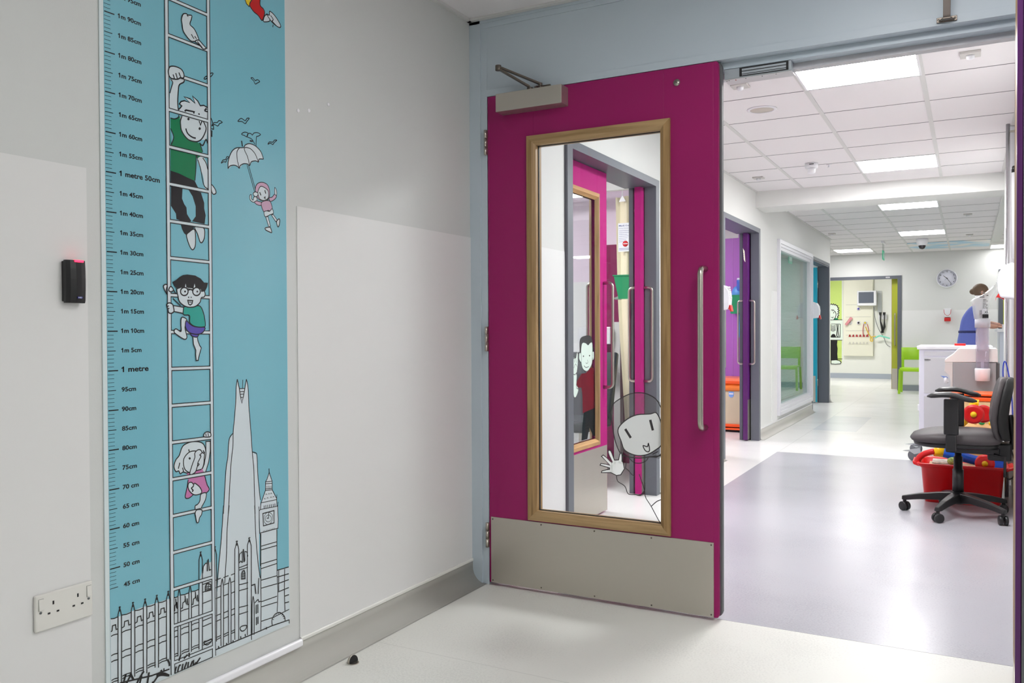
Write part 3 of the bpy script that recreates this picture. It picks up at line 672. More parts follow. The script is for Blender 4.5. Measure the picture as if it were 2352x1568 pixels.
# large boy behind the ladder
A = Art(chart_place, .0001)
A.fill(P('150,490 185,545 160,650 140,760 140,1040 290,1080 285,860 300,600 330,590 395,540 400,480', vE), PALE); A.line(P('150,490 190,545 165,640 138,740', vE), .003); A.line(P('400,480 390,540 310,590 290,700 280,900 290,1040', vE), .0036)
A.fill(P('1298,905 1330,912 1375,890 1375,960 1390,1020 1430,1065 1490,1085 1525,1100 1545,1165 1510,1200 1495,1215 1490,1300 1483,1385 1420,1360 1360,1330 1298,1310', vA), GREEN, False)
A.line(P('1297,905 1330,912 1358,900 1362,882', vA), .003); A.line(P('1525,1100 1545,1165', vA), .003); A.line(P('1495,1190 1493,1290 1485,1385', vA), .003)
A.both(P('1500,1185 1585,1195 1560,1200 1530,1215 1505,1225', vA), GREEN, .003, False)
A.fill(P('1300,985 1322,1050 1305,1110', vA), TEAL, False); A.line(P('1298,985 1322,1050 1303,1110', vA), .003)
A.fill(P('1505,1225 1550,1205 1585,1290 1585,1445 1560,1435 1548,1350', vA), PALE); A.line(P('1508,1225 1530,1300 1548,1400 1565,1435 1585,1448', vA), .003); A.line(P('1545,1210 1570,1250 1585,1300', vA), .003)
BLK = mat('print_black', (16, 16, 20), .25)
A.fill(P('1298,1308 1360,1328 1420,1358 1484,1386 1500,1420 1530,1470 1298,1430', vA), BLK, False)
A.fill(P('745,100 850,125 845,220 865,270 885,300 890,360 930,425 890,440 795,405 790,355 745,285', vB), BLK, False)
A.fill(P('900,135 1015,165 1045,260 1045,310 1058,370 1048,450 935,425 968,380 968,290 940,200', vB), BLK, False)
A.fill(P('830,440 960,455 948,495 890,555 862,530 845,495', vB), BLK, False)
A.both(P('885,555 910,520 950,495 965,530 965,640 942,680 915,650', vB), PALE, .0032); A.both(P('960,472 1040,485 1048,560 1030,610 1008,610 985,540', vB), PALE, .0032)
A.fill(P('300,1040 330,1000 352,968 310,935 340,890 400,875 495,910 395,805 500,840 590,920 548,795 640,880 685,965 750,960 822,1000 822,1300 800,1580 700,1580 400,1180', vE), PALE, False)
A.line(P('290,1040 330,1000 352,968 310,935 340,890 400,875 495,910 395,805 500,840 590,920 548,795 640,880 685,965 750,960 818,1000', vE), .0036, sm=False)
A.fill(P('345,1150 330,1280 345,1400 400,1500 480,1580 600,1612 680,1590 740,1540 790,1390 760,1280 735,1240 600,1200', vE), PALE)
A.line(P('355,1150 330,1230 330,1300 345,1400 400,1500 480,1580 600,1612 680,1590 740,1520 790,1390 770,1310 740,1245', vE), .0036)
A.line(P('405,1065 430,1045 575,1075 565,1105', vE), .0048, sm=False); A.line(P('650,1120 665,1110 670,1130', vE), .003); A.line(P('665,1240 690,1315 715,1245', vE), .0036, sm=False)
A.line(P('760,1055 800,1015', vE), .005, sm=False); A.line(P('760,1060 820,1075', vE), .0036, sm=False)
A.fill(P('473,1180 494,1205 473,1232 450,1205', vE), INK); A.fill(P('675,1350 696,1378 675,1404 654,1378', vE), INK)
A.line(P('425,1375 450,1450 500,1505 560,1540 605,1548', vE), .0044)
A.line(P('1520,1095 1545,1115 1570,1070 1583,1100', vA), .004)
A.line(P('1608,905 1622,945 1628,990 1612,985', vA), .003); A.line(P('1615,1000 1614,1050', vA), .004, sm=False); A.both(P('1612,1415 1640,1450 1646,1480 1625,1488 1612,1460', vA), PALE, .0032)
# bird on the rung and small girl's body
BIRD = P('1385,190 1380,150 1392,112 1415,107 1430,118 1458,122 1455,150 1445,190 1475,222 1500,270 1514,320 1480,320 1450,315 1415,275 1392,235', vA)
obj('large_climbing_boy', A.mb, hc)['label'] = 'boy in green shirt hanging behind the ladder'
A = Art(chart_place, .0001)
A.both(P('1060,915 1100,912 1100,1000 1085,1100 1055,1200 1020,1180 1045,1120 1060,1030', vC), PALE, .003, False)
A.both(P('905,925 960,915 1020,925 1050,960 1060,1030 1040,1120 1010,1170 960,1190 900,1200 855,1190 830,1205 815,1180 790,1185 772,1140 790,1080 820,1040 850,960', vC), PALE, .0032)
A.both(P('905,1015 960,1000 1040,1020 1045,1060 1035,1140 1000,1180 930,1195 885,1180 862,1140 862,1070', vC), PALE, .003)
for s_ in ('905,985 912,1010', '1035,995 1050,1020', '825,1105 812,1160', '850,1150 860,1190', '980,1110 998,1120 982,1140'): A.line(P(s_, vC), .0032)
A.fill(P('914,1055 924,1067 914,1078 904,1067', vC), INK)
A.fill(P('885,1195 1030,1160 1050,1225 1070,1290 1090,1345 1055,1385 990,1380 940,1400 900,1425 875,1415 890,1330 900,1260', vC), PINK, False)
A.line(P('885,1200 1020,1165', vC), .003); A.line(P('1050,1225 1070,1300 1090,1345 1060,1380 1020,1388', vC), .003); A.line(P('900,1260 890,1330 874,1415 905,1425 945,1395', vC), .003)
A.both(P('915,1210 935,1130 960,1060 960,1020 985,992 1010,990 1025,1015 1005,1035 1015,1050 990,1100 980,1150 960,1195', vC), PALE, .003)
A.both(P('905,1290 930,1282 950,1300 960,1290 1000,1320 1022,1360 1010,1385 960,1395 920,1370 900,1330', vC), PALE, .003); A.line(P('950,1300 945,1320 930,1335 945,1355 935,1365', vC), .0036)
A.both(P('1015,1390 1062,1378 1055,1440 1020,1510 1015,1570 975,1570 962,1500 985,1480 1005,1450', vC), PALE, .003)
obj('small_climbing_girl', A.mb, hc)['label'] = 'small girl in pink behind the lower rungs'
# ladder
A = Art(chart_place, .0012)
yl0, yl1, yr0, yr1 = yat(383.2, 849), yat(391.3, 849), yat(479.3, 849), yat(486, 849)
z11 = zat(391, 843)
zs = [z11+.1*k for k in range(-9, 13)]
A.fill([(yl0, CZ0), (yl1, CZ0), (yl1, CZ1), (yl0, CZ1)], PALE, False); A.fill([(yr0, CZ0), (yr1, CZ0), (yr1, CZ1), (yr0, CZ1)], PALE, False)
for z in zs:
    if z > CZ1-.02 or z < CZ0+.015: continue
    zz = .009
    A.fill([(yl1-.0005, z-zz), (yr0+.0005, z-zz-.002), (yr0+.0005, z-.002), (yl1-.0005, z)], PALE, False)
zz_ = [CZ0]+[z for z in zs if CZ0+.015 < z < CZ1-.02]+[CZ1+.009]
for i in range(len(zz_)-1):
    a_, c_ = zz_[i], zz_[i+1]-.009
    A.line([(yl1, a_), (yr0, a_-.002), (yr0, c_-.002), (yl1, c_)], .0024, INK, True, False)
A.line([(yl0, CZ0), (yl0, CZ1)], .0024, INK, sm=False); A.line([(yr1, CZ0), (yr1, CZ1)], .0024, INK, sm=False)
obj('ladder', A.mb, hc)['label'] = 'pale printed ladder with rungs'
A = Art(chart_place, .0016)
A.both(P('130,270 190,256 270,275 345,320 385,400 380,465 350,468 320,465 270,490 200,485 150,470 115,420 105,340', vE), PALE, .0034)
for s_ in ('190,405 215,485', '238,380 268,485', '293,370 330,460'): A.line(P(s_, vE), .0034)
obj('gripping_hand', A.mb, hc)
A = Art(chart_place, .0016)
A.both(BIRD, PALE, .003); A.both(P('1485,320 1512,310 1545,345 1568,372 1545,378 1520,350', vA), PALE, .003)
for s_ in ('1455,265 1475,300', '1480,280 1495,300', '1500,320 1540,370', '1420,118 1432,130'): A.line(P(s_, vA), .003)
obj('bird', A.mb, hc)['label'] = 'pale bird perched on a rung'
A = Art(chart_place, .0016)
A.both(P('675,1010 690,992 708,1000 700,1040 710,1080 690,1050', vB), PALE, .003); A.both(P('722,1045 740,1010 765,1040 745,1058', vB), PALE, .003); A.line(P('765,1040 785,1075', vB), .003); A.line(P('760,1118 830,1185', vB), .003)
A.both(P('940,1455 978,1460 985,1500 1000,1540 1015,1562', vB)+P('1015,75 1005,110 992,160 988,185 970,187 965,130 967,95 945,40', vC), PALE, .003, False)
A.both(P('920,1430 990,1430 978,1465 935,1458', vB), PURPLE, .003)
A.both(P('835,1300 850,1287 885,1312 868,1380 885,1455 878,1482 850,1480 778,1430 772,1405 790,1392 832,1415 832,1350', vB), PALE, .003)
A.both(P('880,1318 915,1350 960,1372 1045,1378 1040,1410 1010,1435 960,1440 900,1420 872,1370', vB), PURPLE, .003)
A.both(P('858,1195 930,1195 1000,1185 1035,1250 1052,1355 1030,1375 960,1370 912,1335 908,1272 855,1262', vB), TGREEN, .003)
A.both(P('765,1182 855,1198 850,1252 768,1235', vB), PALE, .003, False)
A.both(P('705,1175 725,1158 755,1170 765,1200 768,1235 745,1252 722,1245 715,1215', vB), PALE, .0034); A.line(P('708,1190 722,1185', vB), .003); A.line(P('712,1210 728,1208', vB), .003)
A.both(P('812,1010 1015,1030 1040,1048 1050,1080 1040,1105 1015,1112 1005,1150 970,1185 930,1197 880,1192 830,1160 808,1110', vB), PALE, .0032)
A.fill(P('755,970 785,955 820,925 850,908 890,903 960,912 1010,940 1040,975 1076,978 1066,1020 1048,1055 1015,1060 1010,1035 900,1020 835,1022 800,1035 775,1010', vB), BLK, False)
A.fill(P('868,1015 874,985 880,1018', vB), PALE, False); A.fill(P('946,1025 954,985 964,1028', vB), PALE, False); A.both(P('895,1020 940,1025 938,1038 895,1032', vB), PALE, .002, False)
for cx_ in (862, 972):
    A.fill([vB(cx_+34*math.cos(rad(t)), 1056+36*math.sin(rad(t))) for t in range(0, 360, 30)], PALE); A.line([vB(cx_+34*math.cos(rad(t)), 1056+36*math.sin(rad(t))) for t in range(0, 360, 30)], .0038, INK, True); A.fill([vB(cx_+7+8*math.cos(rad(t)), 1056+9*math.sin(rad(t))) for t in range(0, 360, 45)], INK)
A.line(P('896,1045 918,1038 938,1048', vB), .0036); A.fill([vB(900+6*math.cos(rad(t)), 1108+6*math.sin(rad(t))) for t in range(0, 360, 60)], INK); A.fill([vB(924+5*math.cos(rad(t)), 1108+5*math.sin(rad(t))) for t in range(0, 360, 60)], INK)
A.line(P('893,1135 938,1138 932,1165 915,1178 900,1168', vB), .0034, INK, True, False); A.line(P('900,1150 930,1152', vB), .002)
obj('boy_with_glasses', A.mb, hc)['label'] = 'boy in glasses and teal shirt climbing the ladder'
A = Art(chart_place, .0016)
A.both(P('1038,870 1045,840 1070,828 1098,838 1100,868 1070,875', vC), PALE, .003); A.line(P('1055,842 1060,868', vC), .0026); A.line(P('1075,838 1080,868', vC), .0026)
obj('small_hand', A.mb, hc); A = Art(chart_place, .0016)
A.both(P('965,1590 960,1560 975,1530 1020,1530 1018,1570 1000,1600 990,1640 975,1640', vC), PALE, .003)
obj('small_foot', A.mb, hc)

# ---------------------------------------------------------------- stickers on the door's glass
vG = view(1180, 740, 3.136, doorpt)
def gp(a, b, h): return (a, .0229-h, b)
STK = mat('sticker_line', (58, 54, 56), .4); STW = bpy.data.materials.new('sticker_white'); STW.use_nodes = True
_nt = STW.node_tree; _nt.nodes.remove(_nt.nodes['Principled BSDF']); _d = _nt.nodes.new('ShaderNodeBsdfDiffuse'); _t = _nt.nodes.new('ShaderNodeBsdfTranslucent'); _x = _nt.nodes.new('ShaderNodeMixShader')
_d.inputs[0].default_value = (.86, .88, .86, 1); _t.inputs[0].default_value = (.86, .88, .86, 1); _x.inputs[0].default_value = .55
_nt.links.new(_d.outputs[0], _x.inputs[1]); _nt.links.new(_t.outputs[0], _x.inputs[2]); _nt.links.new(_x.outputs[0], _nt.nodes['Material Output'].inputs[0])
FROST = glass('frosted_sticker', (224, 224, 224), 1.15, .18, .3, (176, 172, 174))
A = Art(gp, .0, 3e-5)
def SP(s): return pts_of(s, vG)
hair = SP('705,690 700,640 720,585 775,545 840,515 915,507 980,525 1030,560 1066,620 1066,950 1000,975 900,978 830,965 790,935 760,930 725,830')
A.fill(hair, FROST); 
face = SP('750,775 800,710 880,668 980,660 1030,655 1068,750 1068,870 1020,920 950,955 870,955 800,920 775,860')
A.fill(face, STW); A.line(face, .0042, STK, True)
A.line(SP('1068,630 1030,560 980,525 915,507 840,515 775,545 720,585 700,640 705,690 725,830 760,930 800,962 900,978 980,968 1068,960'), .004, STK)
A.line(SP('803,768 843,832'), .010, STK, sm=False); A.line(SP('983,702 1002,778'), .010, STK, sm=False)
A.line(SP('932,888 962,895 970,872 978,920 965,932 945,920'), .0042, STK, True)
hand = SP('632,960 645,955 700,1022 705,1015 678,930 688,922 725,1000 755,995 765,945 778,940 785,1010 797,1050 770,1095 735,1100 700,1080 632,1082 635,1070 695,1058 640,1030 622,1018 690,1030 ')
A.fill(SP('700,1020 740,995 785,1010 797,1050 770,1095 735,1100 700,1080 692,1045'), STW)
for s_, w_ in (('640,960 712,1035', .010), ('685,925 730,1020', .011), ('628,1020 710,1050', .010), ('636,1077 720,1070', .010), ('772,942 762,1020', .012)): A.line(SP(s_), w_, STW, sm=False)
A.line(SP('740,1103 770,1098 797,1055 790,1020 780,985 778,940 765,945 755,990 725,992 700,925 682,920 680,935 705,1005 645,955 632,965 690,1025 628,1016 622,1028 690,1048 690,1056 635,1070 632,1082 700,1082 740,1103'), .0036, STK, sm=False)
for s_ in ('740,1103 750,1145 800,1180 825,1235 880,1240 910,1245 940,1215', '805,1050 830,1070 850,1095 875,1110', '903,1093 940,1200 950,1260 990,1325 1050,1435 1068,1440', '990,1325 1030,1290 1068,1275', '830,975 860,1005 900,1015 950,1000 970,970', '810,1010 806,1050', '975,965 1030,970 1068,940', '1000,950 1040,930'): A.line(SP(s_), .0034, STK)
st = obj('window_sticker', A.mb, pane)
st['label'] = 'line-drawn waving child sticker on the glass'
# ---------------------------------------------------------------- corridor shell
WX = .078
def wall_x(name, y0, y1, x0=WX-.12, x1=WX, z0=0, z1=2.43, m=PAINT): return struct(name, MB().box(x0, x1, y0, y1, z0, z1, m))
w = MB()
for y0, y1, z0, z1 in ((.14, .86, 0, 2.43), (.86, 2.20, 2.05, 2.43), (2.20, 3.965, 0, 2.43), (3.965, 5.285, 2.05, 2.43), (5.285, 6.30, 0, 2.43), (6.30, 8.42, 0, .16), (6.30, 8.42, 2.06, 2.43), (8.42, 8.59, 0, 2.43), (8.59, 10.045, 2.02, 2.43), (10.045, 10.2, 0, 2.43)):
    w.box(WX-.03, WX, y0, y1, z0, z1, PAINT)
for y0, y1, z0, z1 in ((.14, .80, 0, 2.43), (.80, 2.27, 2.07, 2.43), (2.27, 3.9, 0, 2.43), (3.9, 5.35, 2.07, 2.43), (5.35, 6.30, 0, 2.43), (6.30, 8.42, 0, .16), (6.30, 8.42, 2.06, 2.43), (8.42, 8.59, 0, 2.43), (8.59, 10.045, 2.02, 2.43), (10.045, 10.2, 0, 2.43)):
    w.box(WX-.18, WX-.155, y0, y1, z0, z1, PAINT)
for z1_, ya_, yb_ in ((2.43, .14, .60), (2.43, 3.12, 3.40), (2.43, 6.2, 6.30), (2.43, 8.42, 8.59), (2.43, 10.045, 10.2)): w.box(WX-.155, WX-.03, ya_, yb_, 0, z1_, PAINT)
struct('wall_corridor_left', w)
struct('wall_corridor_right', MB().box(2.165, 2.30, .14, 5.2, 0, 2.43, PAINT))
# ceilings with their T-grid
def ceiling(x0, x1, y0, y1, gx, gy, name='ceiling', holes=()):
    b = MB().box(x0, x1, y0, y1, 2.43, 2.50, CEIL)
    for x in gx: b.box(x-.0125, x+.0125, y0, y1, 2.4265, 2.4302, GRID)
    for y in gy:
        xs = [x0]+list(gx)+[x1]
        for i in range(len(xs)-1): b.box(xs[i]+.013, xs[i+1]-.013, y-.0022, y+.0022, 2.4282, 2.4302, GAPM)
    return struct(name, b)
ceiling(WX, 2.30, .14, 5.22, (.515, 1.10, 1.685), [1.245+.568*k for k in range(-1, 7)])
ceiling(-3.0, 6.2, 5.6, 13.25, (-2.46, -1.87, -1.29, -.71, -.13, .455, 1.03, 1.615, 2.2), [6.066+.594*k for k in range(0, 12)])
struct('trim_6', MB().box(WX, WX+.02, .14, 5.2, 2.422, 2.4301, GRID).box(WX, WX+.02, 5.6, 10.2, 2.422, 2.4301, GRID).box(2.145, 2.165, .14, 5.2, 2.422, 2.4301, GRID))
struct('trim_7', MB().box(WX, 2.4, 5.2, 5.62, 2.275, 2.5, PAINT))      # down-stand beam
struct('trim_8', MB().box(2.19, 2.3, 5.62, 11.4, 2.38, 2.43, PAINT))
# coves
COVE = mat('cove_vinyl', (196, 195, 188), .35)
CAPW = mat('cove_cap', (232, 232, 232), .3)
def cove_run(name, y0, y1):
    pts = [(WX+p[0], p[1]) for p in cove_profile(.05, .1, .005)]
    b = MB().prism(pts, 1, y0, y1, COVE, smooth=True); b.box(WX, WX+.008, y0, y1, .098, .112, CAPW); return struct(name, b)
cove_run('baseboard_corridor', .14, .80); cove_run('baseboard_corridor', 2.257, 3.91); cove_run('baseboard_corridor', 5.34, 8.535); cove_run('baseboard_corridor', 10.1, 10.2)
b = MB()
for y0, y1, z1 in ((.15, .80, 1.5), (2.262, 3.905, 1.5)): b.box(WX, WX+.003, y0, y1, .112, z1, CLAD)
b.box(WX, WX+.003, 5.95, 6.235, .112, 1.5, CLAD); struct('trim_9', b)
struct('trim_10', MB().box(WX, WX+.003, 10.1, 10.197, .112, 1.5, CLAD))

# door casings
def casing(name, y0, y1, ztop, wd=.07, x=WX, proud=.018, depth=.10, m=DGREY, slot=False):
    b = MB().box(x-depth, x+proud, y0+wd, y1-wd, ztop-.045, ztop, m)
    for ya, yb in ((y0, y0+wd), (y1-wd, y1)):
        if slot: b.box(x-.062, x+proud, ya, yb, 0, ztop, m).box(x-.172, x-.142, ya, yb, 0, ztop, m)      # the leaf slides through the slot between
        else: b.box(x-depth, x+proud, ya, yb, 0, ztop, m)
    if slot: b.box(x-.02, x-.018, y0+wd, y0+wd+.001, 0, .01, m); return struct(name, b, bevel=.002)
    b.box(x-depth+.01, x-.005, y0+wd, y0+wd+.012, 0, ztop-.045, m).box(x-depth+.01, x-.005, y1-wd-.012, y1-wd, 0, ztop-.045, m)
    b.box(x-.02, x-.002, y0+wd, y1-wd, ztop-.060, ztop-.045, m)
    return struct(name, b, bevel=.002)
casing('trim_11', .805, 2.257, 2.083, .066, depth=.20, slot=True); casing('trim_12', 3.91, 5.338, 2.083, .066, depth=.20, slot=True); casing('trim_13', 8.535, 10.1, 2.063, .06, depth=.155, proud=.006)

# sliding leaf: slides inside the wall plane; local origin at its base
def sliding_leaf(name_label, m, m_edge, y0, y1, hole, hy, lead, xx=-.035, kick=.405, steel=True, side_handles=True, both=True):
    t = thing('sliding_door', name_label, 'door', (xx, y0, 0))
    b = MB(); T0, T1 = xx-.022, xx+.022
    if hole: leaf_grid(b, y0+.006, y1-.006, .012, 2.035, T0, T1, hole, m, ax=0)
    else: b.box(T0, T1, y0+.006, y1-.006, .012, 2.035, m)
    obj('door_panel', b, t, bevel=.001)
    b = MB().rbox(T0, T1, y0, y0+.006, .012, 2.035, m_edge, .002, ax=2).rbox(T0, T1, y1-.006, y1, .012, 2.035, m_edge, .002, ax=2)
    obj('lipping', b, t, bevel=.002)
    if hole:
        b = MB(); bead(b, hole, T1+.009, T1-.012, .024, .014, OAKY, OAKV, 0, .02); obj('glazing_bead', b, t)
        b = MB(); bead(b, hole, T0-.009, T0+.012, .024, .014, OAKY, OAKV, 0, .02); obj('glazing_bead', b, t)
        g = obj('glass_pane', MB().box(xx-.003, xx+.003, hole[0]+.003, hole[1]-.003, hole[2]+.003, hole[3]-.003, GLASS), t)
    if steel: obj('kick_plate', MB().box(T1, T1+.0012, y0+.01, y1-.006, .014, kick, STEEL), t)['label'] = 'brushed steel kick plate'
    for s_ in ((1, -1) if both else (1,)):
        b = MB(); xa = xx+s_*.022; xb = xa+s_*.058; r_ = .024; z0, z1 = .755, 1.375
        pts = [(xa, hy, z1)]+[(xb-s_*r_*(1-math.sin(rad(a))), hy, z1-r_*(1-math.cos(rad(a)))) for a in range(0, 91, 15)]+[(xb-s_*r_*(1-math.cos(rad(a))), hy, z0+r_*(1-math.sin(rad(a)))) for a in range(0, 91, 15)]+[(xa, hy, z0)]
        b.tube(pts, .0095, STEELV, 12); obj('pull_handle', b, t)['label'] = 'satin steel pull handle'
    return t
pl_ = sliding_leaf('bright magenta sliding door leaf with oak vision panel, seen through the glass of the near door', MAG2, MAG2, .70, 1.60, (.98, 1.455, .445, 1.872), 1.545, 1)
pr_ = sliding_leaf('magenta sliding door leaf seen edge-on with handles both sides, behind the near door glass', MAG2, MAG2, 2.135, 3.03, (2.31, 2.78, .445, 1.872), 2.19, -1, xx=-.012)
ul_ = sliding_leaf('purple sliding door leaf mostly hidden behind the magenta door, its handle showing', mat('purple_laminate', (98, 34, 118), .35), PUR, 3.55, 4.22, (3.72, 4.0, .445, 1.872), 4.16, 1)
ur_ = sliding_leaf('dark purple sliding door leaf standing edge-on at the right of the purple room doorway', _M['purple_laminate'], PUR, 5.19, 6.05, (5.35, 5.8, .445, 1.872), 5.235, -1, xx=-.02)
for nm, yy in (('pink', 2.153), ('purple', 5.188)):
    o = thing('paper_tag', 'small curled paper note taped high on the %s sliding door edge' % ('magenta' if nm == 'pink' else 'dark purple'), 'note', (-.03, yy, 1.80), group=None)
    z0 = 1.76
    rr = [[(-.040+.016*k/4+.004*j, yy-.004-.012*math.sin(k/4*3.0), z0+.13-.10*k/4*.3-j*.055) for j in range(3)] for k in range(5)]
    vs = [p for r_ in rr for p in r_]; fs = [(a*3+b_, a*3+b_+1, a*3+b_+4, a*3+b_+3) for a in range(4) for b_ in range(2)]
    m_ = MB().add(vs, fs, mat('cream_paper', (238, 236, 214), .6)); oo = obj('paper', m_, o); sm_ = oo.modifiers.new('thick', 'SOLIDIFY'); sm_.thickness = .0006
    m2_ = MB()
    for k in range(3): m2_.box(-.036, -.026, yy-.0175, yy-.017, z0+.03+.02*k, z0+.034+.02*k, mat('note_ink', (90, 90, 110), .5))
    obj('writing', m2_, oo)

# man sticker on the pink leaf's glass
vM = view(1180, 740, 3.136, lambda px, py: sheetpt(px, py, -.0315))
def sp(a, b, h): return (-.0316+h, a, b)
A = Art(sp, .0, 4e-5)
def MP(s): return pts_of(s, vM)
SKIN_S = mat('sticker_mint_white', (224, 240, 230), .45); DHAIR = mat('sticker_hair', (48, 44, 48), .4); SRED = glass('sticker_red', (150, 20, 40), 1.2, .45, .3, (150, 20, 48)); SDK = glass('sticker_trousers', (50, 54, 60), 1.2, .4, .3, (30, 32, 38))
A.fill(MP('487,370 520,365 552,328 580,325 586,400 585,620 550,630 498,655 495,520 488,470 455,470 452,430'), SRED, False)
A.fill(MP('505,650 585,615 590,820 570,815 545,755 530,840 488,850 495,740'), SDK, False)
A.fill(MP('425,390 452,375 452,450 466,480 446,540 432,520'), SKIN_S); A.line(MP('425,390 430,520 446,540 466,485 452,450'), .004, STK)
A.fill(MP('425,350 428,262 448,255 455,215 462,225 462,300 455,360 440,378 425,372'), SKIN_S); A.line(MP('425,350 428,262 448,255 455,215 462,225 462,300 455,360 440,378 425,372'), .0042, STK, True, False)
for s_ in ('436,262 438,290', '446,256 450,290', '432,330 445,300 455,320'): A.line(MP(s_), .003, STK)
A.fill(MP('478,120 510,98 545,96 562,115 572,180 572,215 485,235 474,190'), DHAIR)
A.fill(MP('490,160 515,150 535,165 552,148 565,155 566,250 562,300 535,345 520,352 495,330 484,270'), SKIN_S); A.line(MP('484,200 484,270 495,330 520,352 540,342 562,300 566,250'), .0045, STK)
A.both(MP('484,225 472,222 470,260 480,285 486,280'), SKIN_S, .004); A.both(MP('566,215 577,212 578,255 568,272'), SKIN_S, .004)
A.fill([vM(502+4*math.cos(rad(t)), 244+6*math.sin(rad(t))) for t in range(0, 360, 60)], STK); A.fill([vM(545+4*math.cos(rad(t)), 240+6*math.sin(rad(t))) for t in range(0, 360, 60)], STK)
A.line(MP('530,270 533,290 522,296 518,288'), .003, STK); A.line(MP('505,312 520,325 540,318'), .004, STK); A.line(MP('487,370 455,425 452,470 468,480 480,468'), .0035, STK); A.line(MP('505,345 518,362 520,368'), .003, STK)
pn = [c for c in bpy.data.objects if c.name.startswith('glass_pane') and c.parent == pl_][0]
obj('window_sticker', A.mb, pn)['label'] = 'standing man sticker in a dark red shirt with one finger raised'

# ---------------------------------------------------------------- rooms behind the left wall
PINKW = mat('pale_pink_paint', (238, 220, 236), .6); DPINK = mat('dark_magenta_wallcladding', (136, 20, 84), .2); PURW = mat('purple_wall', (176, 104, 194), .4); AQUA = mat('aqua_door', (28, 168, 194), .35); PGREEN = mat('pale_blue_paint', (196, 214, 216), .6)
struct('wall_room_1', MB().box(-3.0, -.085, 3.40, 3.52, 0, 2.43, PINKW))
b = MB().box(-.80, -.09, 3.394, 3.40, .0, 1.80, DPINK).box(-3.0, -.80, 3.394, 3.40, .0, 1.5, CLAD); struct('trim_14', b)
struct('wall_room_2', MB().box(-3.1, -3.0, .0, 10.2, 0, 2.43, PINKW))
struct('wall_room_3', MB().box(-3.0, -.085, .02, .14, 0, 2.43, PAINT))
struct('wall_room_4', MB().box(-3.0, -.085, 6.5, 6.6, 0, 2.43, PURW).box(-1.2, -.395, 6.494, 6.5, 2.13, 2.23, PAINT).box(-.467, -.463, 6.497, 6.5, 0, 2.2, mat('panel_joint', (206, 140, 220), .4)))
struct('wall_room_5', MB().box(-3.0, -.085, 8.42, 8.52, 0, 2.43, PGREEN))
struct('ceiling', MB().box(-3.0, -.085, .14, 10.2, 2.43, 2.5, CEIL))
struct('wall_room_6', MB().box(-3.0, -.085, 10.1, 10.2, 0, 2.43, PAINT))

def light_panel(x0, x1, y0, y1, strength, label, z=2.4265):
    t = thing('ceiling_light', label, 'ceiling light', ((x0+x1)/2, (y0+y1)/2, z), group='square ceiling light panels')
    f = MB().box(x0-.012, x0, y0-.012, y1+.012, z-.002, z+.0035, WHITEP).box(x1, x1+.012, y0-.012, y1+.012, z-.002, z+.0035, WHITEP).box(x0, x1, y0-.012, y0, z-.002, z+.0035, WHITEP).box(x0, x1, y1, y1+.012, z-.002, z+.0035, WHITEP)
    obj('frame', f, t)
    obj('diffuser', MB().box(x0, x1, y0, y1, z-.0005, z+.003, mat('lit_diffuser_%g' % strength, (253, 252, 252), .5, emit=strength)), t)['label'] = 'lit white diffuser'
    return t
light_panel(1.112, 1.672, 1.262, 1.785, LAMP_CORRIDOR, 'large lit square ceiling light nearest, just beyond the door frame')
light_panel(1.112, 1.672, 4.095, 4.64, LAMP_CORRIDOR*.85, 'second lit ceiling light from the door, just before the down-stand beam')
light_panel(1.043, 1.602, 6.67, 7.20, LAMP_FAR, 'lit ceiling light directly beyond the down-stand beam')
light_panel(1.043, 1.602, 9.64, 10.21, LAMP_FAR, 'lit ceiling light just in front of the dome camera')
light_panel(-.118, .443, 12.02, 12.60, LAMP_FAR, 'lit ceiling light near the far wall, left of the hanging exit sign')
light_panel(2.215, 2.78, 12.43, 13.1, LAMP_FAR*.4, 'lit ceiling light at the far right by the far wall')
light_panel(-1.6, -1.0, 1.5, 2.1, LAMP_ROOM*1.25, 'added unseen ceiling light inside the pink room')  # out of sight, added to light the pink room
light_panel(-1.6, -1.0, 4.6, 5.2, LAMP_ROOM, 'added unseen ceiling light inside the purple room')  # unseen panel put in to light the purple room
light_panel(-1.6, -1.0, 9.0, 9.6, LAMP_ROOM*.5, 'added unseen ceiling light inside the room with the aqua door')  # unseen panel added for light behind the aqua door
light_panel(1.45, 2.05, -1.45, -.85, LAMP_LOBBY, 'ceiling light of the lobby just this side of the door', 2.4315)
light_panel(2.85, 3.45, -1.55, -.95, LAMP_LOBBY*1.3, 'added unseen fill light on the lobby ceiling by its right wall', 2.4315)  # extra unseen panel, added to brighten the door end of the lobby
light_panel(2.8, 3.4, -4.5, -3.9, LAMP_LOBBY*.85, 'ceiling light behind the camera in the lobby', 2.4315)
light_panel(2.85, 3.45, -3.1, -2.5, LAMP_LOBBY*1.0, 'added unseen fill light on the lobby ceiling right of the camera', 2.4315)  # another unseen panel, added to spread light towards the door wall
light_panel(3.9, 4.5, 8.0, 8.6, LAMP_FAR*.45, 'added unseen ceiling light over the nurses area at the far right')  # out-of-view panel added to light the far right side
light_panel(3.9, 4.5, 10.8, 11.4, LAMP_FAR*.45, 'added unseen ceiling light over the back of the nurses area')  # second out-of-view panel added for the far right side

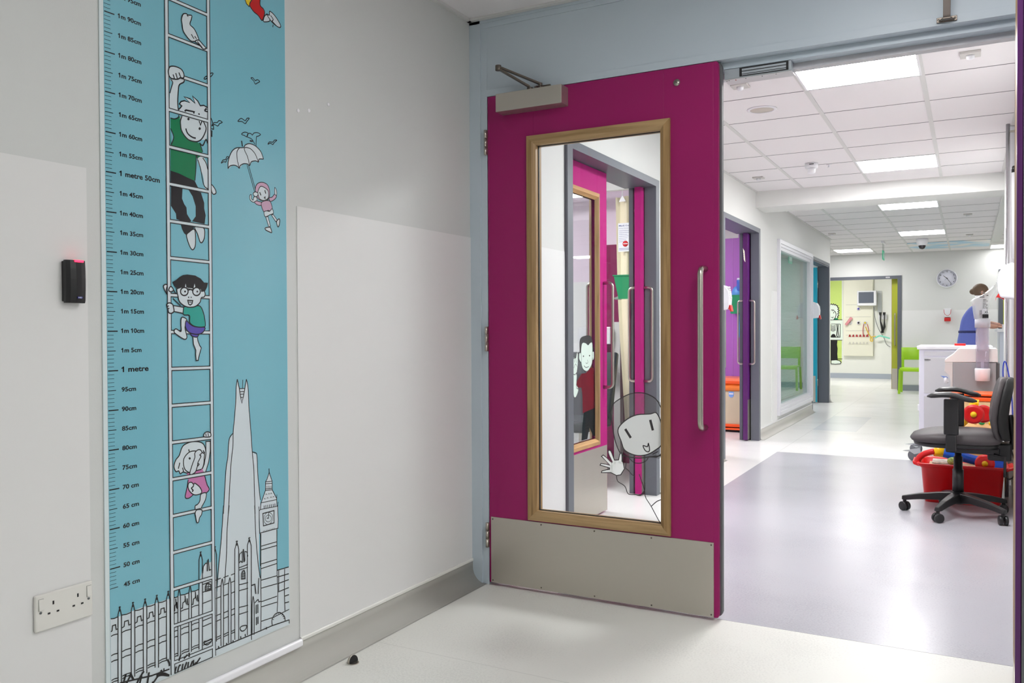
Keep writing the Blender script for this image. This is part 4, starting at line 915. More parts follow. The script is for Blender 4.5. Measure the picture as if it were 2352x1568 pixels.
# pink room contents
cu = thing('bay_curtain', 'cream disposable bay curtain with a printed notice, inside the pink room', 'curtain', (-.45, 3.1, 0))
CREAM = mat('cream_curtain', (240, 230, 200), .7)
yC = 3.05
def Yp(px, py, y):
    d = _f+_r*((px-1176)/FOC)-_u*((py-784)/FOC); t = (y-CAM_POS.y)/d.y; p = CAM_POS+d*t; return p
rings = []
for z in (.25, .5, .8, 1.1, 1.4, 1.7, 2.0, 2.13):
    k = (2.13-z)/1.9; xl = -.524+.012*min(1, k*2.2)+.11*max(0, k-.45); row = []
    for j in range(26):
        s_ = j/25; x = xl+(.37)*s_; row.append((x, yC+.028*math.sin(s_*19+k)+.01*math.sin(s_*41), z))
    rings.append(row)
vs = [p for r_ in rings for p in r_]; fs = [(a*26+b_, a*26+b_+1, (a+1)*26+b_+1, (a+1)*26+b_) for a in range(len(rings)-1) for b_ in range(25)]
b = MB().add(vs, fs, CREAM, True); oc = obj('fabric', b, cu); oc.modifiers.new('thick', 'SOLIDIFY').thickness = .002
nt_ = MB().box(-.488, -.298, yC-.045, yC-.043, 1.70, 1.92, mat('notice_paper', (238, 240, 246), .5))
nl = mat('notice_ink', (84, 92, 150), .5)
put_text(nt_, 'Medi Curtain', (-.481, yC-.0455, 1.895), (1, 0, 0), (0, 0, 1), .011, nl, width=.125, bold=.02)
put_text(nt_, 'Privacy Curtain System', (-.481, yC-.0455, 1.877), (1, 0, 0), (0, 0, 1), .006, nl, width=.12, bold=.0)
for k, wd_ in enumerate((.13, .15, .07, .08, .07, .06, .05)): nt_.box(-.481, -.481+wd_, yC-.0455, yC-.045, 1.860-.014*k, 1.862-.014*k, nl)
nt_.lathe([(.023, -.001), (.023, 0)], (-.428, yC-.045, 1.760), mat('no_entry_red', (222, 40, 48), .5), ax=1); nt_.box(-.447, -.409, yC-.0475, yC-.0465, 1.757, 1.763, WHITEP)
for k, wd_ in enumerate((.14, .12)): nt_.box(-.481, -.481+wd_, yC-.0455, yC-.045, 1.723-.010*k, 1.726-.010*k, nl)
obj('notice', nt_, cu)['label'] = 'white notice with a red no-entry disc'
for k, x in enumerate((-.45, -.37, -.29, -.22)):
    hk = MB()
    hk.prism([(x-.028, 2.085), (x+.028, 2.085), (x, 2.135)], 1, yC-.052, yC-.047, WHITEP); hk.cyl((x, yC-.049, 2.13), (x, yC-.049, 2.19), .0035, WHITEP, n=8)
    obj('hook', hk, cu)['label'] = 'white triangular curtain hook'
struct('trim_15', MB().box(-3.0, -.1, yC-.07, yC-.02, 2.175, 2.245, PAINT))   # curtain track
gb = thing('sharps_tub', 'green open bin on the wall beside the cream curtain in the pink room', 'bin', (-.45, 2.95, 1.3))
GRN = mat('green_plastic', (28, 150, 96), .35)
def tub(mb, cx, y0, y1, zt, zb, wt, wb, m):
    rings = [[(cx-wb/2, y0+.02, zb), (cx+wb/2, y0+.02, zb), (cx+wb/2, y1-.02, zb), (cx-wb/2, y1-.02, zb)], [(cx-wt/2, y0, zt), (cx+wt/2, y0, zt), (cx+wt/2, y1, zt), (cx-wt/2, y1, zt)]]
    mb.loft(rings, m, smooth=False); mb.box(cx-wt/2-.006, cx+wt/2+.006, y0-.006, y1+.006, zt-.004, zt+.004, m)
b = MB(); tub(b, -.352, 2.82, 2.97, 1.505, 1.33, .20, .14, GRN); obj('tub', b, gb); obj('stand', MB().box(-.296, -.280, 2.90, 2.92, 0, 1.5, WHITEP), gb); obj('tray', MB().prism([(-.467, 1.335), (-.397, 1.36), (-.397, 1.345), (-.447, 1.325)], 1, 2.84, 2.95, mat('grey_tray', (150, 160, 150), .4)), gb)
ch = thing('treatment_chair', 'black padded treatment chair back seen through the pink doorway', 'chair', (-.75, 2.9, 0))
BLKV = mat('black_vinyl', (34, 38, 44), .35)
b = MB().prism([(2.62, .42), (2.70, .42), (2.84, .92), (2.80, .93)], 0, -1.10, -.42, BLKV); obj('backrest', b, ch, bevel=.012)
b = MB().box(-1.10, -.42, 2.2, 2.7, .38, .46, BLKV); obj('seat', b, ch, bevel=.02)
for lx in (-1.05, -.49):
    for ly in (2.25, 2.62): obj('leg', MB().box(lx, lx+.03, ly, ly+.03, 0, .38, STEELV), ch)
dr = thing('paper_towel_dispenser', 'white wall box shelf unit on the dark magenta wall of the pink room', 'dispenser', (-.72, 3.39, .9))
obj('body', MB().box(-.95, -.66, 3.27, 3.393, .98, 1.12, WHITEP), dr, bevel=.008)
dr2 = thing('basin', 'white hand basin below the white wall box in the pink room', 'basin', (-.72, 3.39, .8))
obj('bowl', MB().box(-1.05, -.655, 3.12, 3.393, .84, .90, WHITEP).box(-.98, -.70, 3.2, 3.393, .76, .84, WHITEP), dr2, bevel=.012)
struct('trim_16', MB().box(-.655, -.60, 3.33, 3.39, 0, 1.16, PAINT))

# purple room: clinical bin, sharps tub with bottle
ORG = mat('orange_plastic', (255, 96, 30), .35); BEIGE = mat('beige_bin', (206, 194, 164), .45)
cb = thing('clinical_waste_bin', 'beige clinical waste bin with orange lid, bag and base in the purple room', 'bin', (-.29, 5.98, 0))
x0, x1, y0, y1 = -.50, -.12, 5.86, 6.28
obj('body', MB().box(x0+.015, x1-.015, y0+.012, y1-.012, .075, .44, BEIGE), cb, bevel=.012)
obj('base', MB().box(x0, x1, y0-.006, y1+.006, .055, .085, ORG).box(x0+.0, x1, y0-.02, y1, .025, .044, ORG), cb, bevel=.004)
obj('castor_plinth', MB().box(x0+.04, x1-.04, y0+.03, y1-.03, 0, .055, BLACKM), cb)
obj('lid', MB().box(x0-.005, x1+.005, y0-.02, y1+.005, .515, .545, ORG).prism([(y0-.02, .545), (y1+.005, .545), (y1-.03, .575), (y0+.03, .572)], 0, x0+.01, x1-.01, mat('orange_lid_top', (255, 138, 96), .4)), cb, bevel=.006)
rings = []
for z, o_ in ((.44, .004), (.452, .016), (.47, .022), (.49, .018), (.515, .004)):
    rings.append([((x0+x1)/2+((x1-x0)/2-.012+o_+.004*math.sin(9*t+z*70))*math.copysign(abs(math.cos(t))**.35, math.cos(t)), (y0+y1)/2+((y1-y0)/2-.012+o_+.003*math.sin(7*t+z*50))*math.copysign(abs(math.sin(t))**.35, math.sin(t)), z) for t in [2*math.pi*k/48 for k in range(48)]])
obj('bin_bag', MB().loft(rings, mat('orange_bag', (255, 140, 50), .3, bump=.6, bscale=70)), cb)['label'] = 'crumpled orange liner bag'
b = MB().prism([(-.352, .43), (-.298, .43), (-.298, .385), (-.312, .372), (-.325, .367), (-.338, .372), (-.352, .385)], 1, y0+.0095, y0+.0115, mat('badge_lightblue', (130, 176, 240), .4)); b.box(-.347, -.303, y0+.008, y0+.0095, .40, .415, WHITEP)
obj('emblem', b, cb)['label'] = 'pale blue shield emblem'
sb = thing('apron_tub', 'green wall tub holding aprons in the purple room', 'tub', (-.3, 6.45, 1.3))
b = MB(); tub(b, -.375, 6.33, 6.48, 1.475, 1.27, .22, .15, GRN); obj('tub', b, sb)
obj('contents', MB().ell((-.385, 6.42, 1.50), .07, .05, .085, mat('blue_gloves', (100, 170, 240), .4), 14, 10), sb)['label'] = 'bright blue plastic gloves'
ap = obj('blue_apron', MB().prism([(-.40, 1.26), (-.33, 1.26), (-.34, 1.02), (-.37, 1.06), (-.385, 1.0)], 1, 6.47, 6.485, mat('apron_blue', (90, 180, 245), .35)), None)
tag(ap, 'bright blue plastic apron hanging below the green tub in the purple room', 'apron')
bo = thing('spray_bottle', 'blue and clear bottle standing in the green tub of the purple room', 'bottle', (-.36, 6.42, 1.5))
obj('bottle_body', MB().lathe([(.02, 0), (.034, .01), (.034, .12), (.03, .13)], (-.36, 6.40, 1.52), mat('bottle_blue', (70, 110, 200), .2)), bo); obj('cap', MB().lathe([(.031, 0), (.031, .02), (.028, .025)], (-.36, 6.40, 1.645), mat('cap_pale', (220, 224, 240), .3)), bo)

# soap dispensers: wall-mounted, body with domed cover and red push lever
def dispenser(label, base, group=None):
    x, y, z = base; t = thing('soap_dispenser', label, 'soap dispenser', base)
    pr = [(0, .215), (.03, .222), (.075, .205), (.100, .165), (.108, .11), (.104, .05), (.094, .015), (.0, .005)]
    b = MB().prism([(x+p[0], z+p[1]) for p in pr], 1, y-.052, y+.052, mat('dispenser_white', (232, 233, 240), .25)); obj('body', b, t, bevel=.012, segs=3)
    b = MB().prism([(x+.06, z+.018), (x+.075, z+.055), (x+.112, z+.05), (x+.122, z+.0), (x+.112, z-.005), (x+.10, z+.018)], 1, y-.035, y+.035, RED); obj('lever', b, t, bevel=.003)['label'] = 'red push lever'
    return t
d1 = dispenser('white soap dispenser with red lever on the wall, partly hidden behind the magenta door', (WX, 3.80, 1.245))
b = MB()
for k in range(9): b.box(WX+.1085-abs(k-3)*.0025-.0, WX+.1105-abs(k-3)*.0025, 3.77, 3.83, 1.30+k*.017, 1.311+k*.017, mat('clear_slats', (214, 214, 216), .3))
obj('window_ribs', b, d1)
dispenser('white soap dispenser with red lever on the narrow wall beside the aqua door', (WX+.004, 8.47, 1.225))
d3 = thing('soap_dispenser', 'large white soap dispenser with red lever on the right wall beside the purple door', 'soap dispenser', (2.165, 2.95, 1.27))
pr = [(0, .215), (-.03, .222), (-.075, .205), (-.100, .165), (-.108, .11), (-.104, .05), (-.090, .010), (-.0, .0)]
obj('body', MB().prism([(2.165+p[0], 1.275+p[1]*1.02) for p in pr], 1, 2.89, 3.00, _M['dispenser_white']), d3, bevel=.012, segs=3)
obj('lever', MB().prism([(2.072, 1.325), (2.098, 1.272), (2.075, 1.285), (2.054, 1.29), (2.048, 1.268), (2.052, 1.292)], 1, 2.91, 2.98, RED), d3, bevel=.002)['label'] = 'red push lever'

# ---------------------------------------------------------------- internal window with blind
WFR = mat('white_window_frame', (226, 226, 232), .3)
wy0, wy1, wz0, wz1 = 6.245, 8.44, .155, 2.07
b = MB()
def frm(mb, y0, y1, z0, z1, w_, xa, xb, m):
    mb.box(xa, xb, y0, y0+w_, z0, z1, m).box(xa, xb, y1-w_, y1, z0, z1, m).box(xa, xb, y0+w_, y1-w_, z0, z0+w_, m).box(xa, xb, y0+w_, y1-w_, z1-w_, z1, m)
frm(b, wy0, wy1, wz0, wz1, .045, WX-.02, WX+.032, WFR); frm(b, wy0+.04, wy1-.04, wz0+.04, wz1-.04, .035, WX-.03, WX+.020, WFR)
frm(b, wy0+.065, wy1-.065, wz0+.065, wz1-.065, .045, WX-.08, WX+.008, WFR)
WIN = struct('window_1', b, bevel=.003)
struct('pane', MB().box(WX-.034, WX-.028, wy0+.09, wy1-.09, wz0+.09, wz1-.09, glass('window_glass', (226, 242, 238), 1.75)), WIN)
bl = thing('venetian_blind', 'pale green horizontal slat blind behind the glass of the internal window', 'blind', (WX-.1, 7.3, .3))
b = MB(); SL = mat('blind_slat', (226, 240, 238), .5)
nsl = 96
b.box(WX-.125, WX-.119, wy0+.1, wy1-.1, wz0+.1, wz1-.14, SL)
for k in range(nsl):
    z = wz0+.11+k*.0182; b.add([(WX-.118, wy0+.1, z), (WX-.118, wy1-.1, z), (WX-.108, wy1-.1, z+.009), (WX-.108, wy0+.1, z+.009), (WX-.118, wy0+.1, z+.014), (WX-.118, wy1-.1, z+.014)], [(0, 1, 2, 3), (3, 2, 5, 4)], SL)
so_ = obj('slats', b, bl); obj('head_rail', MB().box(WX-.135, WX-.1, wy0+.1, wy1-.1, wz1-.14, wz1-.09, WFR), bl)

# ---------------------------------------------------------------- aqua door in the third doorway
aq = thing('aqua_door', 'bright aqua door leaf hinged inside the far grey door frame on the left', 'door', (-.10, 9.98, 0))
a_ = rad(0)
b = MB().box(-.155, -.115, 9.20, 9.985, .012, 2.0, AQUA)
b = MB(); b.box(-.36, -.070, 9.935, 9.975, .012, 2.0, AQUA); obj('door_panel', b, aq, bevel=.002)
obj('kick_plate', MB().box(-.36, -.090, 9.932, 9.935, .014, .40, STEEL), aq)
for z in (1.75, 1.42, .3): obj('hinge', MB().box(-.074, -.036, 10.036, 10.0405, z-.05, z+.05, STEELV).cyl((-.072, 9.985, z-.05), (-.072, 9.985, z+.05), .008, STEELV), aq)
# ---------------------------------------------------------------- far nurses area and the treatment room behind it
def YP(px, py, y):
    p = Yp(px, py, y); return p
FY = 13.2
b = MB()
for x0, x1, z0, z1 in ((-3.0, -1.1, 0, 2.43), (-1.1, .79, 2.0, 2.43), (.79, 6.2, 0, 2.43)): b.box(x0, x1, FY, FY+.12, z0, z1, PAINT)
struct('wall_far', b)
struct('trim_17', MB().box(.86, 2.33, FY-.003, FY, .11, 1.41, CLAD))
struct('baseboard_far', MB().box(.86, 2.33, FY-.012, FY, 0, .1, mat('blue_grey_skirting', (150, 156, 166), .4)))
struct('wall_return', MB().box(2.3, 6.2, 5.1, 5.2, 0, 2.43, PAINT)); struct('wall_far_right', MB().box(6.1, 6.2, 5.2, 13.2, 0, 2.43, PAINT))
struct('wall_far_left', MB().box(-3.0, WX-.16, 10.2, 10.3, 0, 2.43, PAINT)); struct('wall_left_end', MB().box(-3.1, -3.0, 10.2, 17.0, 0, 2.43, PAINT))
b = MB().box(-1.17, .855, FY-.018, FY, 1.972, 2.03, DGREY).box(.79, .855, FY-.018, FY+.01, 0, 1.972, DGREY).box(-1.17, -1.1, FY-.018, FY, 0, 1.972, DGREY)
struct('trim_18', b, bevel=.002)
tag(obj('door_sign', MB().box(.60, .665, FY-.022, FY-.018, 1.99, 2.012, WHITEP).box(.607, .658, FY-.0225, FY-.022, 1.996, 1.999, GAPM).box(.607, .658, FY-.0225, FY-.022, 2.003, 2.006, GAPM)), 'small white name plate on the grey head of the far lime doorway', 'sign')
LIME = mat('lime_laminate', (178, 184, 52), .35)
lm = thing('sliding_door', 'lime green sliding door leaf half open in the far doorway', 'door', (.69, FY+.146, 0))
obj('door_panel', MB().box(.690, 1.56, FY+.125, FY+.168, .012, 2.02, LIME), lm)
obj('lipping', MB().box(.684, .690, FY+.125, FY+.168, .012, 2.02, OAKV), lm)
obj('kick_plate', MB().box(.692, 1.55, FY+.1235, FY+.125, .014, .38, STEEL), lm)
b = MB(); pull(b, .742, .80, 1.36, FY+.125, FY+.065, .011, STEELV); obj('pull_handle', b, lm)['label'] = 'satin steel pull handle'
# treatment room
WARM = mat('treatment_room_paint', (242, 243, 236), .5)
struct('wall_treatment', MB().box(-3.0, 2.0, 16.8, 16.9, 0, 2.6, WARM)); struct('wall_treatment_right', MB().box(1.60, 1.70, FY+.12, 16.8, 0, 2.43, WARM))
struct('ceiling', MB().box(-3.0, 2.0, FY+.12, 16.8, 2.43, 2.5, CEIL)); struct('baseboard_treatment', MB().box(-3.0, 1.6, 16.785, 16.8, 0, .11, mat('pale_blue_skirting', (176, 184, 196), .4)))
light_panel(-.9, -.3, 14.6, 15.2, LAMP_ROOM*1.35, 'added unseen ceiling light inside the far treatment room')  # added panel, not in view, that lights the treatment room
mu = thing('wall_mural', 'lime green wall mural of a spiky-haired child behind white bars, far treatment room', 'mural', (-1.1, 16.79, .3))
LM1 = mat('mural_lime', (204, 228, 120), .5); LMW = mat('mural_white', (232, 244, 232), .5)
def mp_(a, c, h): return (a, 16.7935-h, c)
MX0, MX1 = -1.65, -.585
obj('backing', MB().box(MX0, MX1, 16.794, 16.799, .33, 2.16, LM1), mu)
A = Art(mp_, .0, 3e-4); vN = view(1890, 620, 5.6, lambda px, py: (lambda p: (p.x, p.z))(Yp(px, py, 16.79)))
def NP(s): return pts_of(s, vN)
A.fill(NP('60,445 100,440 130,435 160,445 190,470 205,520 208,570 190,610 165,640 60,640'), LMW, False)
zz = NP('60,448 80,436 95,448 110,434 122,446 138,434 148,450 165,440 170,458 190,458 188,478 205,488 192,505 210,520 193,535 208,552 190,562 205,585 188,592 195,610 180,615')
A.line(zz, .016, INK, sm=False); A.line(NP('160,535 170,570 160,610 140,635'), .014); A.line(NP('108,605 125,615 135,600'), .012); A.fill(NP('138,542 146,548 140,556 132,550'), INK); A.line(NP('108,520 118,505 124,525 136,510 150,535 162,530'), .012, sm=False)
A.fill(NP('140,640 160,618 190,620 205,642'), GREEN, False)
A.fill(NP('0,642 252,642 252,695 0,695'), LMW, False); A.fill(NP('100,695 222,695 222,868 100,868'), LMW, False); A.fill(NP('0,866 252,866 252,900 0,900'), LMW, False); A.fill(NP('222,695 252,695 252,868 222,868'), LMW, False)
for s_ in ('0,642 250,640', '105,694 222,694 222,864 105,864', '0,900 250,900'): A.line(NP(s_), .012, INK, sm=False)
for k in range(5): A.line(NP('100,%d 130,%d 165,%d' % (705+k*16, 722+k*16, 706+k*16)), .011)
A.line(NP('180,700 185,760 180,840 195,862'), .018); A.line(NP('200,700 196,780 208,862'), .014); A.fill(NP('105,865 108,840 125,824 150,825 165,845 162,865'), INK)
A.fill(NP('100,905 188,905 182,960 190,1010 186,1080 192,1155 100,1160'), INK, False)
A.both(NP('105,1160 170,1155 215,1165 235,1185 225,1205 160,1210 105,1205'), LMW, .014, False); A.line(NP('190,1142 250,1142'), .012, sm=False)
obj('child_drawing', A.mb, mu)
bp = thing('medical_wall_panel', 'tall cream bedhead service panel with gas outlets and socket rows in the far room', 'medical panel', (-.23, 16.75, .49))
CRM = mat('bedhead_cream', (236, 234, 216), .4)
obj('housing', MB().box(-.54, .065, 16.72, 16.799, .49, 2.42, CRM), bp, bevel=.01)
b = MB()
for z in (.95, 1.05, 1.35, 1.62): b.box(-.49, .02, 16.7185, 16.72, z-.002, z+.002, GAPM)
obj('panel_joints', b, bp)
RK = mat('red_rocker', (170, 40, 44), .4)
for row, m_, py in ((0, RK, 770), (1, mat('pale_rocker', (206, 204, 192), .4), 787)):
    for k in range(6):
        p = YP(1952+k*8.0, py, 16.715); tag_ = MB().prism([(p.x-.028, p.z-.03), (p.x+.028, p.z-.03), (p.x+.008, p.z+.02), (p.x-.008, p.z+.02)], 1, 16.706, 16.72, m_); obj('socket_switch', tag_, bp)
for nm, px, py, m_ in (('gas_outlet', 1972, 709, PURPLE), ('gas_outlet', 1953, 741, mat('chrome', (200, 200, 200), .2, metal=1)), ('gas_outlet', 1972, 741, INK), ('gas_outlet', 1987, 741, PYEL)):
    p = YP(px, py, 16.715); obj(nm, MB().lathe([(.04, -.02), (.04, .0)], (p.x, 16.72, p.z), WHITEP, ax=1).lathe([(.02, -.035), (.022, -.02)], (p.x, 16.72, p.z), m_, ax=1), bp)
mo = thing('patient_monitor', 'white patient monitor with grey screen on the far treatment room wall', 'monitor', (.0, 16.6, 1.85))
p0 = YP(1969, 702, 16.6); p1 = YP(2013, 667, 16.6)
obj('case', MB().box(p0.x, p1.x, 16.56, 16.70, p0.z, p1.z, WHITEP), mo, bevel=.01)
s0 = YP(1972, 696, 16.55); s1 = YP(2009, 670, 16.55)
obj('screen', MB().box(s0.x, s1.x-.02, 16.555, 16.56, s0.z, s1.z, mat('grey_screen', (96, 102, 116), .25)), mo)['label'] = 'grey switched-off screen'
obj('bracket', MB().box((p0.x+p1.x)/2-.05, (p0.x+p1.x)/2+.05, 16.70, 16.72, p0.z+.1, p1.z-.1, WHITEP), mo)
rl = thing('wall_rail', 'grey vertical equipment rail right of the monitor in the far room', 'rail', (.2, 16.78, 1.5))
p0 = YP(2016, 717, 16.79); p1 = YP(2025, 668, 16.79); obj('track', MB().box(p0.x, p1.x, 16.76, 16.799, p0.z, p1.z, mat('rail_grey', (196, 200, 202), .4)), rl)
ot = thing('otoscope_set', 'two black otoscope handles with coiled cords on a white wall charger', 'otoscope', (.3, 16.75, 1.4))
p0 = YP(2018, 733, 16.75); p1 = YP(2037, 721, 16.75); obj('charger', MB().box(p0.x, p1.x, 16.74, 16.799, p0.z, p1.z, WHITEP), ot, bevel=.008)
for x_, dx in ((2022, 2), (2031, -1)):
    pts = [YP(x_, 717, 16.7), YP(x_, 724, 16.7), YP(x_+.5, 738, 16.72), YP(x_+1.5+dx, 750, 16.74), YP(2026+dx, 764, 16.75)]
    obj('handset', MB().tube([pts[0], pts[1]], [.03, .02], BLACKP, 10), ot); obj('cord', MB().tube(pts[1:], [.010, .013, .022, .024], BLACKM, 8), ot)
def cable(nm, label, cat, pts, r, m, group=None):
    o = obj(nm, MB().tube(sm3(pts), r, m, 8)); return tag(o, label, cat, group)
def sm3(p, n=6):
    p = [Vector(q) for q in p]; out = []; N = len(p)
    for i in range(N-1):
        a, b_, c_, d = p[max(i-1, 0)], p[i], p[i+1], p[min(i+2, N-1)]
        for k in range(n):
            t = k/n; out.append(.5*((2*b_)+(-a+c_)*t+(2*a-5*b_+4*c_-d)*t*t+(-a+3*b_-3*c_+d)*t**3))
    out.append(p[-1]); return out
cable('breathing_tube', 'looped yellow tube hanging from the gas outlet in the far room', 'tube', [YP(1988, 750, 16.68), YP(1995, 766, 16.66), YP(2003, 777, 16.66), YP(2004, 783, 16.66), YP(1999, 782, 16.66), YP(2001, 774, 16.66), YP(2012, 772, 16.66)], .010, mat('tube_yellow', (226, 190, 50), .4))
cable('suction_tube', 'thin red double tube hanging in a loop on the cream service panel', 'tube', [YP(1984, 744, 16.69), YP(1982, 758, 16.67), YP(1983, 771, 16.67)], .007, mat('tube_red', (190, 70, 70), .4)); cable('suction_tube', 'thin red tube right of the yellow tube on the cream service panel', 'tube', [YP(1992, 744, 16.69), YP(1995, 758, 16.67), YP(1993, 772, 16.67)], .007, _M['tube_red'])
cable('oxygen_mask_tube', 'aqua and pale green oxygen tubing lying across the wall of the far room', 'tube', [YP(2010, 776, 16.66), YP(2020, 771, 16.66), YP(2030, 773, 16.66), YP(2044, 777, 16.66)], .016, mat('tube_aqua', (130, 224, 200), .35))
cable('monitor_cable', 'long grey cable hanging down from the patient monitor', 'cable', [YP(2007, 704, 16.65), YP(2010, 730, 16.66), YP(2018, 755, 16.68), YP(2030, 775, 16.68), YP(2036, 790, 16.7), YP(2045, 797, 16.7)], .006, GAPM)
cable('pink_sleeve', 'crumpled pink glove sleeve hanging at the left gas outlet in the far room', 'glove', [YP(1956, 729, 16.68), YP(1950, 737, 16.67), YP(1943, 746, 16.68)], [.03]*13, mat('sleeve_pink', (226, 150, 156), .5))

# clock
ck = thing('wall_clock', 'round white wall clock with black hands on the far wall', 'clock', (1.564, FY, 1.954))
c0 = (1.564, FY-.003, 1.954)
obj('rim', MB().lathe([(.160, 0), (.163, -.02), (.158, -.034), (.150, -.036), (.146, -.026), (.146, -.01), (.146, 0)], c0, WHITEP, ax=1, n=48), ck)
obj('face', MB().lathe([(.147, -.012), (.147, -.008)], c0, mat('clock_face', (226, 226, 238), .4), ax=1, n=48), ck)
b = MB()
for h in range(1, 13):
    t = rad(90-30*h); put_text(b, str(h), (c0[0]+.118*math.cos(t), c0[1]-.0125, c0[2]+.118*math.sin(t)-.0115), (1, 0, 0), (0, 0, 1), .022, INK, bold=.02, center=True)
obj('numerals', b, ck)
b = MB()
def hand(t, L, w_, y): 
    d = Vector((math.cos(t), 0, math.sin(t))); n = Vector((-d.z, 0, d.x)); c = Vector((c0[0], c0[1]-y, c0[2])); b.add([c-d*.02-n*w_, c-d*.02+n*w_, c+d*L+n*w_*.6, c+d*L-n*w_*.6], [(0, 1, 2, 3)], INK)
hand(rad(90-30*10.38), .075, .005, .016); hand(rad(90-6*24), .115, .0035, .018); hand(rad(90-6*38), .05, .001, .019); b.lathe([(.008, -.021), (.008, -.015)], c0, INK, ax=1, n=12)
obj('hands', b, ck)['label'] = 'black hands'
gd = thing('gel_dispenser', 'small white hand gel dispenser with red base on the far wall under the clock', 'gel dispenser', (1.6, FY, 1.3))
q0 = YP(2168, 735, FY); q1 = YP(2185, 708, FY)
obj('body', MB().prism([(q0.x+.01, q0.z+.05), (q1.x-.01, q0.z+.05), (q1.x, q1.z), (q0.x, q1.z)], 1, FY-.10, FY-.0035, WHITEP), gd, bevel=.008); obj('drip_tray', MB().box(q0.x+.008, q1.x-.008, FY-.11, FY-.0035, q0.z-.02, q0.z+.04, RED), gd, bevel=.006)['label'] = 'red push bar'
A = Art(lambda a, c, h: (a, FY-.1005-h, c), 0, 1e-4); A.line([(q0.x+.004, q1.z-.02), (q0.x+.012, q0.z+.11), ((q0.x+q1.x)/2, q0.z+.075), (q1.x-.012, q0.z+.11), (q1.x-.004, q1.z-.02)], .007, RED); obj('trim_line', A.mb, gd)
# second doorway sliver on far wall
b = MB().box(2.335, 2.40, FY-.02, FY, 0, 2.08, DGREY).box(2.40, 3.3, FY-.02, FY, 2.02, 2.08, DGREY).box(3.3, 3.37, FY-.02, FY, 0, 2.08, DGREY).box(2.40, 3.3, FY-.006, FY, 0, 2.02, LIME)
struct('door_1', b)

# ceiling fittings
def grp(nm, label, cat, loc): return thing(nm, label, cat, loc, 'small ceiling sensors' if nm == 'ceiling_sensor' else None)
t = grp('ceiling_speaker', 'round flush ceiling speaker beside the nearest ceiling light', 'speaker', (.796, 2.1, 2.43))
obj('bezel', MB().lathe([(.088, .0), (.088, -.004), (.072, -.008), (.070, .0)], (.796, 2.1, 2.43), WHITEP, n=40), t); obj('grille', MB().lathe([(.070, .0), (.070, -.0045)], (.796, 2.1, 2.43), mat('speaker_cloth', (206, 200, 190), .8, bump=.4, bscale=600), n=40), t)['label'] = 'beige round grille'
t = grp('smoke_detector', 'white smoke detector on the ceiling left of the second light', 'smoke detector', (.785, 4.0, 2.43))
obj('base', MB().lathe([(.050, 0), (.050, -.035), (.045, -.04)], (.785, 4.0, 2.43), WHITEP), t); obj('sensor_head', MB().lathe([(.030, -.04), (.032, -.05), (.030, -.075), (.012, -.085)], (.785, 4.0, 2.43), WHITEP), t)
obj('slot', MB().box(.775, .81, 3.948, 3.951, 2.412, 2.418, BLACKM), t)
def sensor(loc, label, big=.045):
    x, y, z = loc; t = thing('ceiling_sensor', label, 'sensor', loc, 'small ceiling sensors'); obj('mounting_plate', MB().box(x-big, x+big, y-big, y+big, z-.012, z, mat('sensor_grey', (206, 204, 200), .5)), t, bevel=.002)
    obj('lens', MB().lathe([(.02, -.012), (.018, -.026), (.008, -.032)], (x, y, z), WHITEP, n=16), t); return t
sensor((.803, 1.52, 2.43), 'square white ceiling sensor nearest the magenta door top corner'); sensor((1.907, 1.534, 2.43), 'rectangular ceiling sensor right of the nearest light')
sensor((.274, 4.422, 2.43), 'small ceiling sensor by the left wall before the down-stand beam'); sensor((.211, 9.394, 2.43), 'small ceiling sensor near the left wall beyond the beam'); sensor((1.887, 8.066, 2.43), 'dark-edged ceiling sensor right of the lights beyond the beam'); sensor((1.905, 10.524, 2.43), 'small pale ceiling sensor in front of the printed sky tiles')
t = grp('sprinkler', 'tiny sprinkler rose on the ceiling right of the smoke detector', 'sprinkler', (.9, 4.12, 2.43)); obj('rose', MB().lathe([(.02, 0), (.02, -.003), (.006, -.006), (.006, -.02), (.014, -.022)], (.9, 4.12, 2.43), WHITEP, n=14), t)
t = grp('dome_camera', 'white dome security camera with dark lens on the ceiling before the far wall', 'security camera', (1.284, 10.82, 2.43))
obj('housing', MB().lathe([(.082, 0), (.084, -.03), (.074, -.07), (.056, -.10)], (1.284, 10.82, 2.43), WHITEP), t); obj('dome', MB().lathe([(.050, -.095), (.047, -.12), (.035, -.145), (.012, -.158)], (1.284, 10.82, 2.43), mat('dark_dome', (50, 46, 50), .1)), t)['label'] = 'dark lens dome'
SKY = mat('printed_sky', (176, 214, 232), .4)
nt = SKY.node_tree; bs = nt.nodes['Principled BSDF']; n = nt.nodes.new('ShaderNodeTexNoise'); n.inputs['Scale'].default_value = 2.4; n.inputs['Detail'].default_value = 3; r_ = nt.nodes.new('ShaderNodeValToRGB')
r_.color_ramp.elements[0].position = .42; r_.color_ramp.elements[1].position = .6; r_.color_ramp.elements[0].color = (.36, .62, .78, 1); r_.color_ramp.elements[1].color = (.80, .78, .76, 1)
tc_ = [q for q in nt.nodes if q.type == 'TEX_COORD'][0]; nt.links.new(tc_.outputs['Object'], n.inputs[0]); nt.links.new(n.outputs[0], r_.inputs[0]); nt.links.new(r_.outputs[0], bs.inputs['Base Color'])
for x0, lab in ((1.045, 'left'), (1.63, 'right')): tag(obj('sky_ceiling_panel', MB().box(x0, x0+.555, 11.42, 12.58, 2.424, 2.4295, SKY)), '%s of the two pale blue printed sky ceiling panels by the far wall' % lab, 'ceiling panel', 'printed sky ceiling panels')
ex = grp('exit_sign', 'small green hanging exit sign blade on the ceiling near the far wall', 'exit sign', (.74, 11.0, 2.15))
